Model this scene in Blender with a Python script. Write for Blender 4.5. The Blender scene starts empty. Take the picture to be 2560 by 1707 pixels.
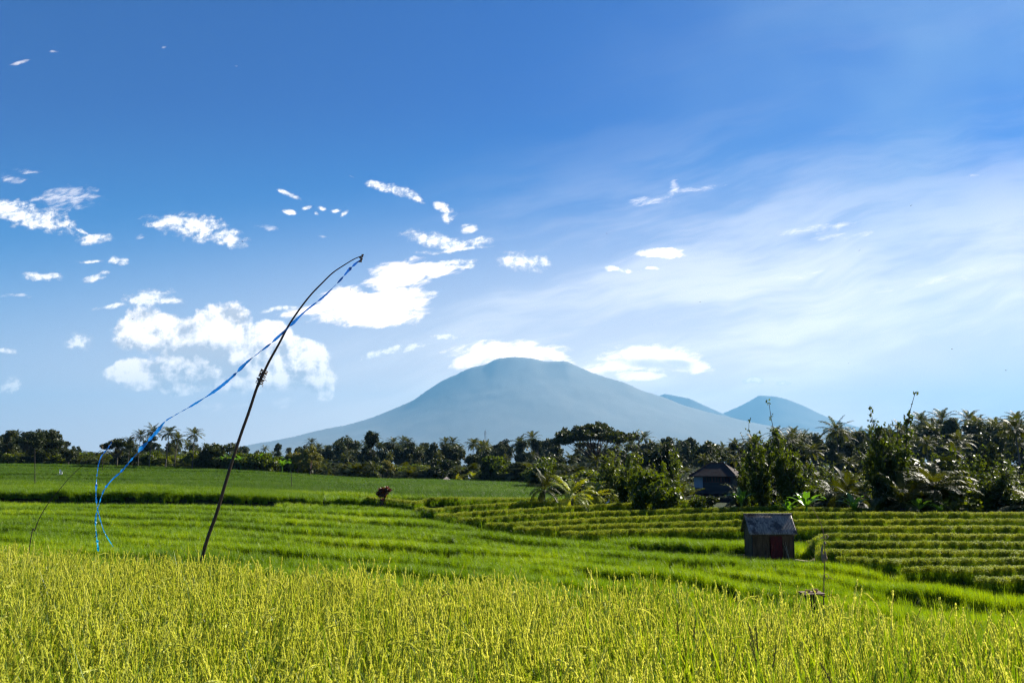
import bpy, math, random
import numpy as np
from mathutils import Vector, Matrix, noise as mnoise
rad = math.radians
RS = np.random.RandomState(7)
random.seed(7)
SC = bpy.context.scene
COL = SC.collection

# ------------------------------------------------------------------ camera
F = 1991.0; CX = 1280.0; CY = 853.5; HOR = 1165.0
TH = math.atan((HOR - CY) / F)
CT, ST = math.cos(TH), math.sin(TH)
cd = bpy.data.cameras.new('camera'); cam = bpy.data.objects.new('camera', cd); COL.objects.link(cam)
cd.sensor_width = 36.0; cd.lens = 36.0 * F / 2560.0
cd.clip_start = 0.05; cd.clip_end = 120000.0
cd.dof.use_dof = True; cd.dof.focus_distance = 11.0; cd.dof.aperture_fstop = 5.0
cam.location = (0, 0, 0); cam.rotation_euler = (math.pi / 2 + TH, 0, 0)
SC.camera = cam

def ray(px, py):
    a = (px - CX) / F; b = (CY - py) / F
    return a, CT - b * ST, ST + b * CT
def P(px, py, Y):
    a, y, z = ray(px, py)
    return Vector((a * Y / y, Y, z * Y / y))
def vof(py):
    b = (CY - np.asarray(py, float)) / F
    return (ST + b * CT) / (CT - b * ST)
def pxof(X, Y):              # column on the horizon line
    return CX + X / np.maximum(Y, .1) * F / CT

# ------------------------------------------------------------------ light
SUN_AZ, SUN_EL = 52.0, 36.0      # azimuth to the right of the view direction (+Y)
sd = Vector((math.sin(rad(SUN_AZ)) * math.cos(rad(SUN_EL)), math.cos(rad(SUN_AZ)) * math.cos(rad(SUN_EL)), math.sin(rad(SUN_EL))))
sl = bpy.data.lights.new('sun', 'SUN'); so = bpy.data.objects.new('sun', sl); COL.objects.link(so)
sl.energy = 5.0; sl.angle = rad(0.53); sl.color = (1.0, 0.93, 0.80)
so.rotation_euler = (-sd).to_track_quat('-Z', 'Y').to_euler()
SC.view_settings.view_transform = 'Standard'; SC.view_settings.look = 'None'
EXPO = 1.5; SC.view_settings.exposure = EXPO; SC.view_settings.gamma = 1.0
SC.cycles.use_denoising = True; SC.cycles.denoising_input_passes = 'RGB_ALBEDO_NORMAL'; SC.cycles.denoising_prefilter = 'NONE'; SC.cycles.use_adaptive_sampling = True; SC.cycles.adaptive_threshold = 0.012; SC.cycles.adaptive_min_samples = 24
SC.cycles.max_bounces = 4; SC.cycles.transmission_bounces = 2; SC.cycles.diffuse_bounces = 1
SC.cycles.volume_bounces = 0; SC.cycles.transparent_max_bounces = 8
SC.cycles.sample_clamp_indirect = 4.0
SC.cycles.pixel_filter_type = 'BLACKMAN_HARRIS'; SC.cycles.filter_width = 1.3

# ------------------------------------------------------------------ node helpers
class NT:
    def __init__(s, tree): s.t = tree; s.n = tree.nodes; s.l = tree.links
    def new(s, typ, **kw):
        n = s.n.new(typ)
        for k, v in kw.items():
            setattr(n, k, v)
        return n
    def put(s, sock, v):
        if v is None: return
        if isinstance(v, bpy.types.NodeSocket): s.l.new(v, sock)
        else: sock.default_value = v
    def m(s, op, a, b=None, c=None, clamp=False):
        n = s.n.new('ShaderNodeMath'); n.operation = op; n.use_clamp = clamp
        s.put(n.inputs[0], a); s.put(n.inputs[1], b)
        if c is not None: s.put(n.inputs[2], c)
        return n.outputs[0]
    def v(s, op, a, b=None, sc=None):
        n = s.n.new('ShaderNodeVectorMath'); n.operation = op
        s.put(n.inputs[0], a)
        if b is not None: s.put(n.inputs[1], b)
        if sc is not None: s.put(n.inputs['Scale'], sc)
        return n.outputs['Value'] if op in ('LENGTH', 'DOT_PRODUCT') else n.outputs[0]
    def xyz(s, x, y, z):
        n = s.n.new('ShaderNodeCombineXYZ'); s.put(n.inputs[0], x); s.put(n.inputs[1], y); s.put(n.inputs[2], z); return n.outputs[0]
    def sep(s, v):
        n = s.n.new('ShaderNodeSeparateXYZ'); s.put(n.inputs[0], v); return n.outputs
    def noise(s, vec, scale, detail=4, rough=.55, dist=0.0):
        n = s.n.new('ShaderNodeTexNoise'); s.put(n.inputs['Vector'], vec); n.inputs['Scale'].default_value = scale
        n.inputs['Detail'].default_value = detail; n.inputs['Roughness'].default_value = rough; n.inputs['Distortion'].default_value = dist
        return n.outputs[0]
    def smooth(s, x, a, b, lo=0.0, hi=1.0):
        n = s.n.new('ShaderNodeMapRange'); n.interpolation_type = 'SMOOTHSTEP'
        s.put(n.inputs[0], x); s.put(n.inputs[1], a); s.put(n.inputs[2], b); s.put(n.inputs[3], lo); s.put(n.inputs[4], hi); return n.outputs[0]
    def mix(s, f, a, b, mode='MIX'):
        n = s.n.new('ShaderNodeMix'); n.data_type = 'RGBA'; n.blend_type = mode
        s.put(n.inputs[0], f); s.put(n.inputs[6], a); s.put(n.inputs[7], b); return n.outputs[2]
    def ramp(s, f, stops):
        n = s.n.new('ShaderNodeValToRGB'); s.put(n.inputs[0], f)
        e = n.color_ramp.elements
        while len(e) < len(stops): e.new(0.5)
        for i, (p, c) in enumerate(stops):
            e[i].position = p; e[i].color = (c[0], c[1], c[2], 1)
        return n.outputs[0]

# ------------------------------------------------------------------ sky with its clouds
world = bpy.data.worlds.new('World'); SC.world = world; world.use_nodes = True
def build_world():
    t = NT(world.node_tree); t.n.clear()
    out = t.new('ShaderNodeOutputWorld'); bg = t.new('ShaderNodeBackground')
    t.l.new(bg.outputs[0], out.inputs[0])
    STR = 0.05
    bg.inputs[1].default_value = STR
    sky = t.new('ShaderNodeTexSky'); sky.sky_type = 'NISHITA'; sky.sun_disc = False
    sky.sun_elevation = rad(SUN_EL); sky.sun_rotation = rad(SUN_AZ)
    sky.air_density = 1.0; sky.dust_density = 0.1; sky.ozone_density = 3.0; sky.altitude = 500
    d = t.new('ShaderNodeNewGeometry').outputs['Incoming']
    tc = t.new('ShaderNodeTexCoord').outputs['Generated']
    X, Y, Z = t.sep(tc)
    Yc = t.m('MAXIMUM', Y, 0.05)
    U = t.m('DIVIDE', X, Yc); V = t.m('DIVIDE', Z, Yc)
    hs = t.new('ShaderNodeHueSaturation'); hs.inputs['Saturation'].default_value = SKY_SAT; hs.inputs['Hue'].default_value = SKY_HUE
    t.l.new(sky.outputs[0], hs.inputs['Color'])
    gm = t.new('ShaderNodeGamma'); t.l.new(hs.outputs[0], gm.inputs[0]); gm.inputs[1].default_value = 1.0
    base = gm.outputs[0]
    base = t.mix(1.0, base, SKY_TINT + (1,), 'MULTIPLY')
    W = lambda r, g, b: (r / STR / 2 ** EXPO, g / STR / 2 ** EXPO, b / STR / 2 ** EXPO, 1)
    uv = t.xyz(U, V, 0.0)
    # pale air near the horizon, thicker on the sun's side
    hz = t.smooth(t.m('ADD', V, t.m('MULTIPLY', U, -0.10)), 0.40, 0.02)
    hz = t.m('POWER', hz, 1.25)
    base = t.mix(t.m('MULTIPLY', hz, .95), base, t.mix(t.smooth(U, -.5, .5), W(2.5, 1.80, 1.25), W(2.8, 2.05, 1.42)))
    mdb = t.m('MULTIPLY', t.smooth(V, .50, .16), .50)
    base = t.mix(mdb, base, W(.06, .40, .80))
    # cirrus veil streaming up to the right
    ang = rad(14); ca, sa = math.cos(ang), math.sin(ang)
    su = t.m('ADD', t.m('MULTIPLY', U, ca), t.m('MULTIPLY', V, sa))
    sv = t.m('SUBTRACT', t.m('MULTIPLY', V, ca), t.m('MULTIPLY', U, sa))
    wrp = t.m('MULTIPLY', t.m('SUBTRACT', t.noise(uv, 3.0, 3), .5), .10)
    n1 = t.noise(t.xyz(t.m('MULTIPLY', su, 1.3), t.m('MULTIPLY', t.m('ADD', sv, wrp), 9.0), 3.7), 1.0, 5, .62)
    n2 = t.noise(t.xyz(t.m('MULTIPLY', su, 5.0), t.m('MULTIPLY', t.m('ADD', sv, wrp), 22.0), 1.2), 1.0, 4, .6)
    nn = t.m('ADD', t.m('MULTIPLY', n1, .7), t.m('MULTIPLY', n2, .3))
    side = t.smooth(t.m('ADD', U, t.m('MULTIPLY', V, -0.9)), -.55, .20)
    low = t.smooth(V, .50, .12)
    veil = t.smooth(nn, .43, .60)
    cir = t.m('MULTIPLY', t.m('MULTIPLY', veil, side), t.m('ADD', t.m('MULTIPLY', low, .62), .04), clamp=True)
    base = t.mix(cir, base, W(1.75, 1.6, 1.45))
    # soft wide glow of thin high cloud, upper right
    n3 = t.noise(t.xyz(t.m('MULTIPLY', U, 2.2), t.m('MULTIPLY', V, 3.0), 0.4), 1.0, 3, .55)
    ur = t.m('MULTIPLY', t.smooth(t.m('ADD', U, t.m('MULTIPLY', V, .25)), .12, .80), t.smooth(n3, .25, .75))
    base = t.mix(t.m('MULTIPLY', ur, .60), base, W(.30, .50, .80))

    # noise fields shared by the clouds
    fb = t.noise(t.v('ADD', uv, (11.0, 4.0, 0.0)), 20.0, 7, .60)
    fb2 = t.noise(t.v('ADD', uv, (11.0 + .006, 4.0 + .012, 0.0)), 20.0, 4, .60)
    fbw = t.noise(t.xyz(t.m('MULTIPLY', su, 14.0), t.m('MULTIPLY', sv, 46.0), 5.0), 1.0, 6, .64, .6)
    nc = t.new('ShaderNodeTexNoise'); t.l.new(uv, nc.inputs['Vector']); nc.inputs['Scale'].default_value = 9.0; nc.inputs['Detail'].default_value = 3.0
    fbl = nc.outputs[0]
    wrp3 = t.v('MULTIPLY', t.v('SUBTRACT', nc.outputs['Color'], (.5, .5, .5)), (.045, .03, 0.0))
    uvw = t.v('ADD', uv, wrp3)
    rotc = {}
    def rotated(r, warp):
        if (r, warp) not in rotc:
            src = uvw if warp else uv
            if r:
                n = t.new('ShaderNodeVectorRotate', rotation_type='Z_AXIS'); t.l.new(src, n.inputs['Vector']); n.inputs['Angle'].default_value = rad(-r); src = n.outputs[0]
            rotc[(r, warp)] = src
        return rotc[(r, warp)]
    def union(bl, warp=True):
        f = None
        for b in bl:
            px, py, w, h = b[:4]; r = round((b[4] if len(b) > 4 else 0) / 10.0) * 10; amp = b[5] if len(b) > 5 else 1.0
            a, y, z = ray(px, py); cu, cv = a / y, z / y
            c, s_ = math.cos(rad(-r)), math.sin(rad(-r)); ru, rv = cu * c - cv * s_, cu * s_ + cv * c
            n = t.new('ShaderNodeVectorMath', operation='MULTIPLY_ADD'); t.l.new(rotated(r, warp), n.inputs[0])
            n.inputs[1].default_value = (F / w, F / h, 0); n.inputs[2].default_value = (-ru * F / w, -rv * F / h, math.sqrt(max(0, 1 - amp)))
            q = t.v('DOT_PRODUCT', n.outputs[0], n.outputs[0])
            f = q if f is None else t.m('MINIMUM', f, q)
        return t.m('SUBTRACT', 1.0, t.m('MINIMUM', f, 3.0))
    ffine = t.noise(t.v('ADD', uvw, (5.0, 1.0, 2.0)), 95.0, 5, .62)
    ffw = t.noise(t.xyz(t.m('MULTIPLY', su, 45.0), t.m('MULTIPLY', sv, 120.0), 2.0), 1.0, 5, .62, .5)
    # wispy little clouds
    fw = union(WISPS)
    aw = t.smooth(t.m('ADD', t.m('MAXIMUM', fw, -1.5), t.m('MULTIPLY', t.m('SUBTRACT', t.m('ADD', t.m('MULTIPLY', ffw, .6), t.m('MULTIPLY', fbw, .4)), .5), 7.0)), .0, 2.1)
    base = t.mix(t.m('MULTIPLY', aw, .80), base, W(1.6, 1.45, 1.4))
    # fair-weather puffs with crisper edges
    ff = union(PUFFS)
    fn = t.m('MULTIPLY', t.m('SUBTRACT', t.m('ADD', t.m('MULTIPLY', ffine, .6), t.m('MULTIPLY', ffw, .4)), .5), 7.5)
    fs = t.m('ADD', t.m('ADD', t.m('MAXIMUM', ff, -1.8), .30), fn)
    ap = t.smooth(fs, -.40, 1.5)
    dens = t.smooth(fs, .2, 1.5)
    base = t.mix(t.m('MULTIPLY', ap, .97), base, t.mix(dens, W(.85, .85, .95), W(1.6, 1.5, 1.42)))
    # the big cumulus
    relief = t.m('SUBTRACT', fb, fb2)
    fc = union(CUMULUS)
    bil = t.m('SUBTRACT', .30, t.m('ABSOLUTE', t.m('SUBTRACT', t.m('MULTIPLY', fbl, 2.0), 1.0)))
    fcs = t.m('ADD', t.m('ADD', fc, t.m('MULTIPLY', bil, .8)), t.m('ADD', t.m('MULTIPLY', t.m('SUBTRACT', fb, .5), 2.4), t.m('MULTIPLY', t.m('SUBTRACT', ffine, .5), 1.5)))
    ac = t.smooth(fcs, -.30, .40)
    dk = union(CUM_DARK)
    dkm = t.smooth(t.m('ADD', dk, t.m('MULTIPLY', t.m('SUBTRACT', fb, .5), 4.0)), -.9, 1.2)
    shade = t.m('ADD', t.m('ADD', t.m('MULTIPLY', relief, 7.0), .86), t.m('MULTIPLY', dkm, -.95), clamp=True)
    ccol = t.mix(shade, W(.72, .70, .76), W(1.9, 1.7, 1.55))
    fade = t.smooth(V, .02, .13, .25, 1.0)
    base = t.mix(t.m('MULTIPLY', ac, fade), base, ccol)
    # smooth lenticular caps
    fl = union(LENS, False)
    fln = t.m('ADD', t.m('MULTIPLY', t.m('SUBTRACT', fb, .5), 1.2), t.m('MULTIPLY', t.m('SUBTRACT', ffw, .5), 2.6))
    al = t.smooth(t.m('ADD', fl, fln), -.25, .80)
    dl = union(LENS_DARK)
    dlm = t.smooth(t.m('ADD', dl, t.m('MULTIPLY', t.m('SUBTRACT', fb, .5), 3.0)), -.8, 1.1)
    base = t.mix(al, base, t.mix(dlm, W(2.3, 1.95, 1.70), W(1.15, 1.08, 1.05)))
    t.l.new(base, bg.inputs[0])
    world.cycles.sampling_method = 'MANUAL'; world.cycles.sample_map_resolution = 512
V2 = 1.0884
def vb_(l): return [(b[0] * V2, b[1] * V2, b[2] * V2, b[3] * V2) + tuple(b[4:]) for b in l]
SKY_SAT, SKY_HUE, SKY_TINT = 1.25, 0.5, (0.0, 0.34, 0.75)
WISPS = vb_([(25, 408, 40, 16), (160, 450, 85, 36), (60, 390, 40, 12, -10, .7), (360, 500, 60, 16, -10, .8), (325, 540, 14, 10, 0, .7), (50, 147, 26, 6, 12, .75), (122, 128, 16, 5, 0, .5), (380, 114, 8, 4, 0, .7),
  (515, 148, 9, 3, 0, .6), (540, 157, 8, 3, 0, .5), (620, 522, 45, 7, -5, .5), (40, 682, 60, 7, 3, .6), (1500, 462, 55, 13, 4, 1.0), (1545, 435, 12, 28, -10, .9), (1600, 432, 60, 8, 8, .8), (735, 538, 14, 4, 0, .5),
  (1020, 610, 60, 7, 4, .8), (640, 915, 50, 20, 0, .7), (500, 930, 90, 22, 0, .5), (2215, 402, 30, 6, -8, .5), (815, 400, 12, 3, -20, .6), (1880, 525, 130, 16, 14, .65), (1950, 540, 120, 9, 12, .5),
  (1780, 650, 180, 9, 6, .4), (2140, 640, 230, 13, 14, .5)])
PUFFS = vb_([(70, 495, 95, 26, -8), (20, 478, 40, 22), (150, 510, 24, 12), (212, 544, 40, 10), (185, 525, 22, 5, -30, .7), (440, 520, 70, 28, -14), (520, 545, 45, 16, -10), (385, 505, 40, 16),
  (662, 445, 26, 6, -25), (665, 485, 12, 6), (700, 472, 12, 5, 20), (735, 470, 10, 5), (770, 474, 14, 5), (790, 482, 12, 5, 30), (722, 484, 6, 4),
  (880, 425, 34, 9, -25), (930, 440, 30, 10, -25), (957, 455, 20, 8, -20), (1018, 470, 26, 11, -25), (1030, 492, 14, 18, 20), (1005, 463, 16, 7),
  (1000, 548, 54, 17, -6), (1045, 565, 34, 16), (1102, 560, 24, 15), (1080, 521, 16, 12), (1045, 575, 70, 6),
  (1195, 604, 50, 20, 5), (1245, 600, 14, 14, 0, .8), (1415, 614, 24, 6), (1450, 616, 30, 7, -5), (1505, 609, 20, 5),
  (202, 591, 28, 5), (268, 595, 24, 8, -8), (90, 633, 46, 10, -4), (210, 630, 28, 8, 10), (232, 622, 14, 6),
  (335, 688, 55, 20, 8), (380, 690, 30, 9), (262, 704, 34, 6), (185, 783, 32, 20), (10, 800, 18, 7), (20, 882, 30, 22, 10),
  (1030, 606, 50, 7), (1000, 618, 70, 8, 4), (650, 712, 50, 6, 6),
  (900, 810, 80, 9, 8), (1020, 775, 40, 8), (1730, 877, 24, 6), (1802, 884, 18, 5)])
CUMULUS = vb_([(345, 765, 75, 50), (430, 790, 90, 60), (505, 750, 72, 58), (545, 800, 66, 66), (300, 850, 55, 26, 10), (350, 860, 70, 34), (425, 885, 55, 24), (560, 850, 130, 42),
  (620, 775, 55, 36), (680, 810, 72, 32, -10), (720, 860, 46, 40, -20), (650, 860, 90, 34), (740, 890, 22, 30)])
CUM_DARK = vb_([(460, 825, 100, 34, 20), (430, 800, 70, 36), (360, 840, 50, 14), (520, 850, 60, 30), (620, 890, 90, 22)])
LENS = vb_([(1168, 810, 134, 29, 0), (1085, 822, 52, 22, 20), (1272, 815, 46, 16, -20), (1495, 822, 118, 30, 0), (1410, 840, 90, 16, 10), (1468, 864, 60, 12, 0), (1575, 836, 60, 20, -10),
  (1520, 581, 60, 12.5), (915, 636, 84, 40, 10), (850, 700, 150, 32, 10), (850, 728, 120, 26), (735, 708, 95, 13, 10), (965, 620, 100, 20, 0), (920, 690, 70, 46, 0), (780, 688, 62, 28, 20)])
LENS_DARK = vb_([(1495, 838, 96, 12, 0, .8), (1550, 832, 46, 10, 0, .8), (1190, 832, 80, 8, 0, .5)])
build_world()

# ------------------------------------------------------------------ materials
def base_mat(name):
    m = bpy.data.materials.new(name); m.use_nodes = True
    t = NT(m.node_tree); t.n.clear()
    out = t.new('ShaderNodeOutputMaterial'); return m, t, out
def leaf_mat(name, cols, trans=.45, tcol=None, rough=.4, spec=.4, nscale=.0, hue=.0):
    """cols: dark, mid, light base colours picked at random per plant and by a patchy noise"""
    m, t, out = base_mat(name)
    oi = t.new('ShaderNodeObjectInfo')
    geo = t.new('ShaderNodeNewGeometry')
    rnd = t.m('ADD', t.m('MULTIPLY', oi.outputs['Random'], .6), t.m('MULTIPLY', geo.outputs['Random Per Island'], .4))
    if nscale:
        nz = t.noise(geo.outputs['Position'], nscale, 3, .6)
        rnd = t.m('ADD', t.m('MULTIPLY', rnd, .55), t.m('MULTIPLY', t.smooth(nz, .3, .7), .45))
    c = t.ramp(rnd, [(0.0, cols[0]), (.5, cols[1]), (1.0, cols[2])])
    pb = t.new('ShaderNodeBsdfPrincipled'); t.l.new(c, pb.inputs['Base Color'])
    pb.inputs['Roughness'].default_value = rough; pb.inputs['Specular IOR Level'].default_value = spec
    tr = t.new('ShaderNodeBsdfTranslucent')
    tc = t.mix(1.0, c, (tcol or (1.5, 1.6, .5)) + (1,), 'MULTIPLY'); t.l.new(tc, tr.inputs[0])
    mx = t.new('ShaderNodeMixShader'); mx.inputs[0].default_value = trans
    t.l.new(pb.outputs[0], mx.inputs[1]); t.l.new(tr.outputs[0], mx.inputs[2]); t.l.new(mx.outputs[0], out.inputs[0])
    return m
def solid_mat(name, c1, c2, scale=8.0, rough=.8, spec=.3, bump=.3, stretch=(1, 1, 1), metal=0.0, detail=5):
    m, t, out = base_mat(name)
    tc = t.new('ShaderNodeTexCoord').outputs['Object']
    v = t.v('MULTIPLY', tc, stretch)
    n = t.noise(v, scale, detail, .6)
    c = t.mix(t.smooth(n, .3, .7), c1 + (1,), c2 + (1,))
    pb = t.new('ShaderNodeBsdfPrincipled'); t.l.new(c, pb.inputs['Base Color'])
    pb.inputs['Roughness'].default_value = rough; pb.inputs['Specular IOR Level'].default_value = spec; pb.inputs['Metallic'].default_value = metal
    if bump:
        b = t.new('ShaderNodeBump'); b.inputs['Strength'].default_value = bump; b.inputs['Distance'].default_value = .02
        t.l.new(n, b.inputs['Height']); t.l.new(b.outputs[0], pb.inputs['Normal'])
    t.l.new(pb.outputs[0], out.inputs[0]); return m

M = {}
M['rice_leaf'] = leaf_mat('rice_leaf', [(.03, .08, .005), (.10, .19, .008), (.28, .38, .020)], .48, (1.7, 1.45, .30), .42, .35)
M['rice_head'] = leaf_mat('rice_head', [(.44, .50, .07), (.62, .66, .13), (.84, .84, .30)], .38, (1.35, 1.25, .55), .5, .3)
M['rice_dark'] = leaf_mat('rice_seedhead_dark', [(.12, .10, .04), (.18, .15, .06), (.22, .19, .08)], .2, (1, 1, .7), .6, .3)
M['lime'] = leaf_mat('young_rice', [(.045, .10, .003), (.12, .225, .004), (.28, .39, .008)], .44, (1.9, 1.6, .22), .45, .25, .09)
M['olive'] = leaf_mat('terrace_rice', [(.05, .115, .004), (.12, .215, .005), (.22, .32, .010)], .42, (1.7, 1.5, .28), .5, .25, .15)
M['deep'] = leaf_mat('upper_rice', [(.040, .085, .010), (.065, .125, .012), (.10, .165, .018)], .45, (1.3, 1.35, .35), .5, .2, .06)
M['mid'] = leaf_mat('middle_rice', [(.045, .10, .004), (.10, .19, .005), (.19, .28, .010)], .45, (1.8, 1.55, .25), .45, .2, .06)
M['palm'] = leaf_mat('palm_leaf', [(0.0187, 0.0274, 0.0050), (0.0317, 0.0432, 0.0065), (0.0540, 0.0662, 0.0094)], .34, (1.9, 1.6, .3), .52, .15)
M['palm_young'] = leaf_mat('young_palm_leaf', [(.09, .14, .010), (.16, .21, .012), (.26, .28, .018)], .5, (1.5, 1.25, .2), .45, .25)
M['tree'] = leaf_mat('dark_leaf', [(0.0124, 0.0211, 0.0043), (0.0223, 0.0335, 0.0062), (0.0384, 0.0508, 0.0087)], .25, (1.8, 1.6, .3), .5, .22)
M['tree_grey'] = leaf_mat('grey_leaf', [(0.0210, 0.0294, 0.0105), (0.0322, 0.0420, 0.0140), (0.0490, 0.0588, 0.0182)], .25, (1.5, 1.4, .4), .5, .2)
M['bush'] = leaf_mat('bush_leaf', [(0.0238, 0.0425, 0.0059), (0.0467, 0.0748, 0.0085), (0.0935, 0.1275, 0.0127)], .48, (2.0, 1.7, .22), .42, .28)
M['bush_yel'] = leaf_mat('yellow_bush_leaf', [(.07, .085, .015), (.12, .13, .02), (.2, .19, .03)], .35, (1.4, 1.2, .3), .4, .4)
M['banana'] = leaf_mat('banana_leaf', [(.05, .11, .015), (.09, .18, .02), (.13, .24, .03)], .5, (1.4, 1.5, .35), .3, .5)
M['croton'] = leaf_mat('red_leaf', [(.05, .02, .012), (.17, .05, .02), (.06, .05, .016)], .35, (1.3, .8, .5), .3, .6)
M['bark'] = solid_mat('bark', (.045, .036, .028), (.09, .075, .06), 6, .9, .2, .6, (1, 1, .3))
M['palm_bark'] = solid_mat('palm_bark', (.07, .062, .055), (.13, .12, .105), 5, .9, .2, .6, (.4, .4, 5))
M['bamboo'] = solid_mat('weathered_bamboo', (.012, .008, .006), (.035, .022, .013), 14, .6, .35, .2, (1, 1, .25))
M['bamboo_pale'] = solid_mat('pale_bamboo', (.26, .19, .11), (.42, .32, .20), 14, .6, .35, .2, (1, 1, .25))
M['straw'] = solid_mat('dry_straw', (.30, .20, .11), (.5, .36, .2), 20, .9, .1, .2)
M['twine'] = solid_mat('twine', (.05, .04, .03), (.13, .09, .05), 60, .9, .2, .2)

def ribbon_mat():
    m, t, out = base_mat('blue_plastic_film')
    tc = t.new('ShaderNodeTexCoord').outputs['Object']
    n = t.noise(tc, 30, 3, .5)
    at = t.new('ShaderNodeAttribute'); at.attribute_name = 'along'
    c = t.ramp(at.outputs['Fac'], [(0.0, (.012, .09, .42)), (.35, (.010, .18, .60)), (.7, (.008, .22, .66)), (1.0, (.0, .42, .66))])
    pb = t.new('ShaderNodeBsdfPrincipled'); t.l.new(c, pb.inputs['Base Color']); pb.inputs['Roughness'].default_value = .22
    pb.inputs['Specular IOR Level'].default_value = .8
    b = t.new('ShaderNodeBump'); b.inputs['Strength'].default_value = .7; b.inputs['Distance'].default_value = .02
    t.l.new(n, b.inputs['Height']); t.l.new(b.outputs[0], pb.inputs['Normal'])
    tr = t.new('ShaderNodeBsdfTranslucent'); t.l.new(c, tr.inputs[0])
    mx = t.new('ShaderNodeMixShader'); mx.inputs[0].default_value = .45
    t.l.new(pb.outputs[0], mx.inputs[1]); t.l.new(tr.outputs[0], mx.inputs[2]); t.l.new(mx.outputs[0], out.inputs[0]); return m
M['ribbon'] = ribbon_mat()

def ground_mat():
    m, t, out = base_mat('ground')
    pos = t.new('ShaderNodeNewGeometry').outputs['Position']
    n = t.noise(pos, .5, 8, .65); n2 = t.noise(pos, 6.0, 6, .6)
    c = t.mix(t.smooth(n, .35, .65), (.013, .018, .008, 1), (.018, .030, .009, 1))
    c = t.mix(t.smooth(n2, .45, .7), c, (.026, .040, .012, 1))
    pb = t.new('ShaderNodeBsdfPrincipled'); t.l.new(c, pb.inputs['Base Color']); pb.inputs['Roughness'].default_value = .95; pb.inputs['Specular IOR Level'].default_value = .1
    b = t.new('ShaderNodeBump'); b.inputs['Strength'].default_value = .6; b.inputs['Distance'].default_value = .1
    t.l.new(n2, b.inputs['Height']); t.l.new(b.outputs[0], pb.inputs['Normal'])
    t.l.new(pb.outputs[0], out.inputs[0]); return m
M['ground'] = ground_mat()
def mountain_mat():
    m, t, out = base_mat('hazed_mountain_forest')
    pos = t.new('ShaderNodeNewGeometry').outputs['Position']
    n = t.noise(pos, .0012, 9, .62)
    c = t.mix(t.smooth(n, .35, .68), (.19, .185, .17, 1), (.215, .21, .195, 1))  # forest colour lifted to pale grey: part of the haze is put into it
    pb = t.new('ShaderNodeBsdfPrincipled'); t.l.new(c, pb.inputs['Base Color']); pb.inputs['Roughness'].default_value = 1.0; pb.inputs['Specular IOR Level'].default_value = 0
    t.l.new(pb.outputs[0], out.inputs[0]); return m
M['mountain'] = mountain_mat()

# ------------------------------------------------------------------ mesh helpers
def tag(o, label=None, cat=None, group=None, kind=None):
    if label: o['label'] = label
    if cat: o['category'] = cat
    if group: o['group'] = group
    if kind: o['kind'] = kind
    return o
def mesh_np(name, V, faces, mats=(), midx=None, smooth=False):
    """V (n,3); faces: list of (m,k) index arrays"""
    me = bpy.data.meshes.new(name)
    V = np.asarray(V, np.float32)
    fs = [np.asarray(f, np.int32) for f in faces if len(f)]
    nl = sum(f.size for f in fs); nf = sum(len(f) for f in fs)
    me.vertices.add(len(V)); me.vertices.foreach_set('co', V.ravel())
    me.loops.add(nl); me.loops.foreach_set('vertex_index', np.concatenate([f.ravel() for f in fs]))
    me.polygons.add(nf)
    tot = np.concatenate([np.full(len(f), f.shape[1], np.int32) for f in fs])
    st = np.concatenate([[0], np.cumsum(tot)[:-1]]).astype(np.int32)
    me.polygons.foreach_set('loop_start', st)
    for m in mats: me.materials.append(m)
    if midx is not None: me.polygons.foreach_set('material_index', np.asarray(midx, np.int32))
    me.polygons.foreach_set('use_smooth', np.full(nf, bool(smooth)))
    me.update(calc_edges=True); me.validate()
    return me
def link(name, me, parent=None, loc=None):
    o = bpy.data.objects.new(name, me); COL.objects.link(o)
    if parent is not None: o.parent = parent
    if loc is not None: o.location = loc
    return o
def empty(name, loc, rz=0.0):
    o = bpy.data.objects.new(name, None); COL.objects.link(o); o.location = loc; o.rotation_euler = (0, 0, rz); o.empty_display_size = .2
    return o
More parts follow.
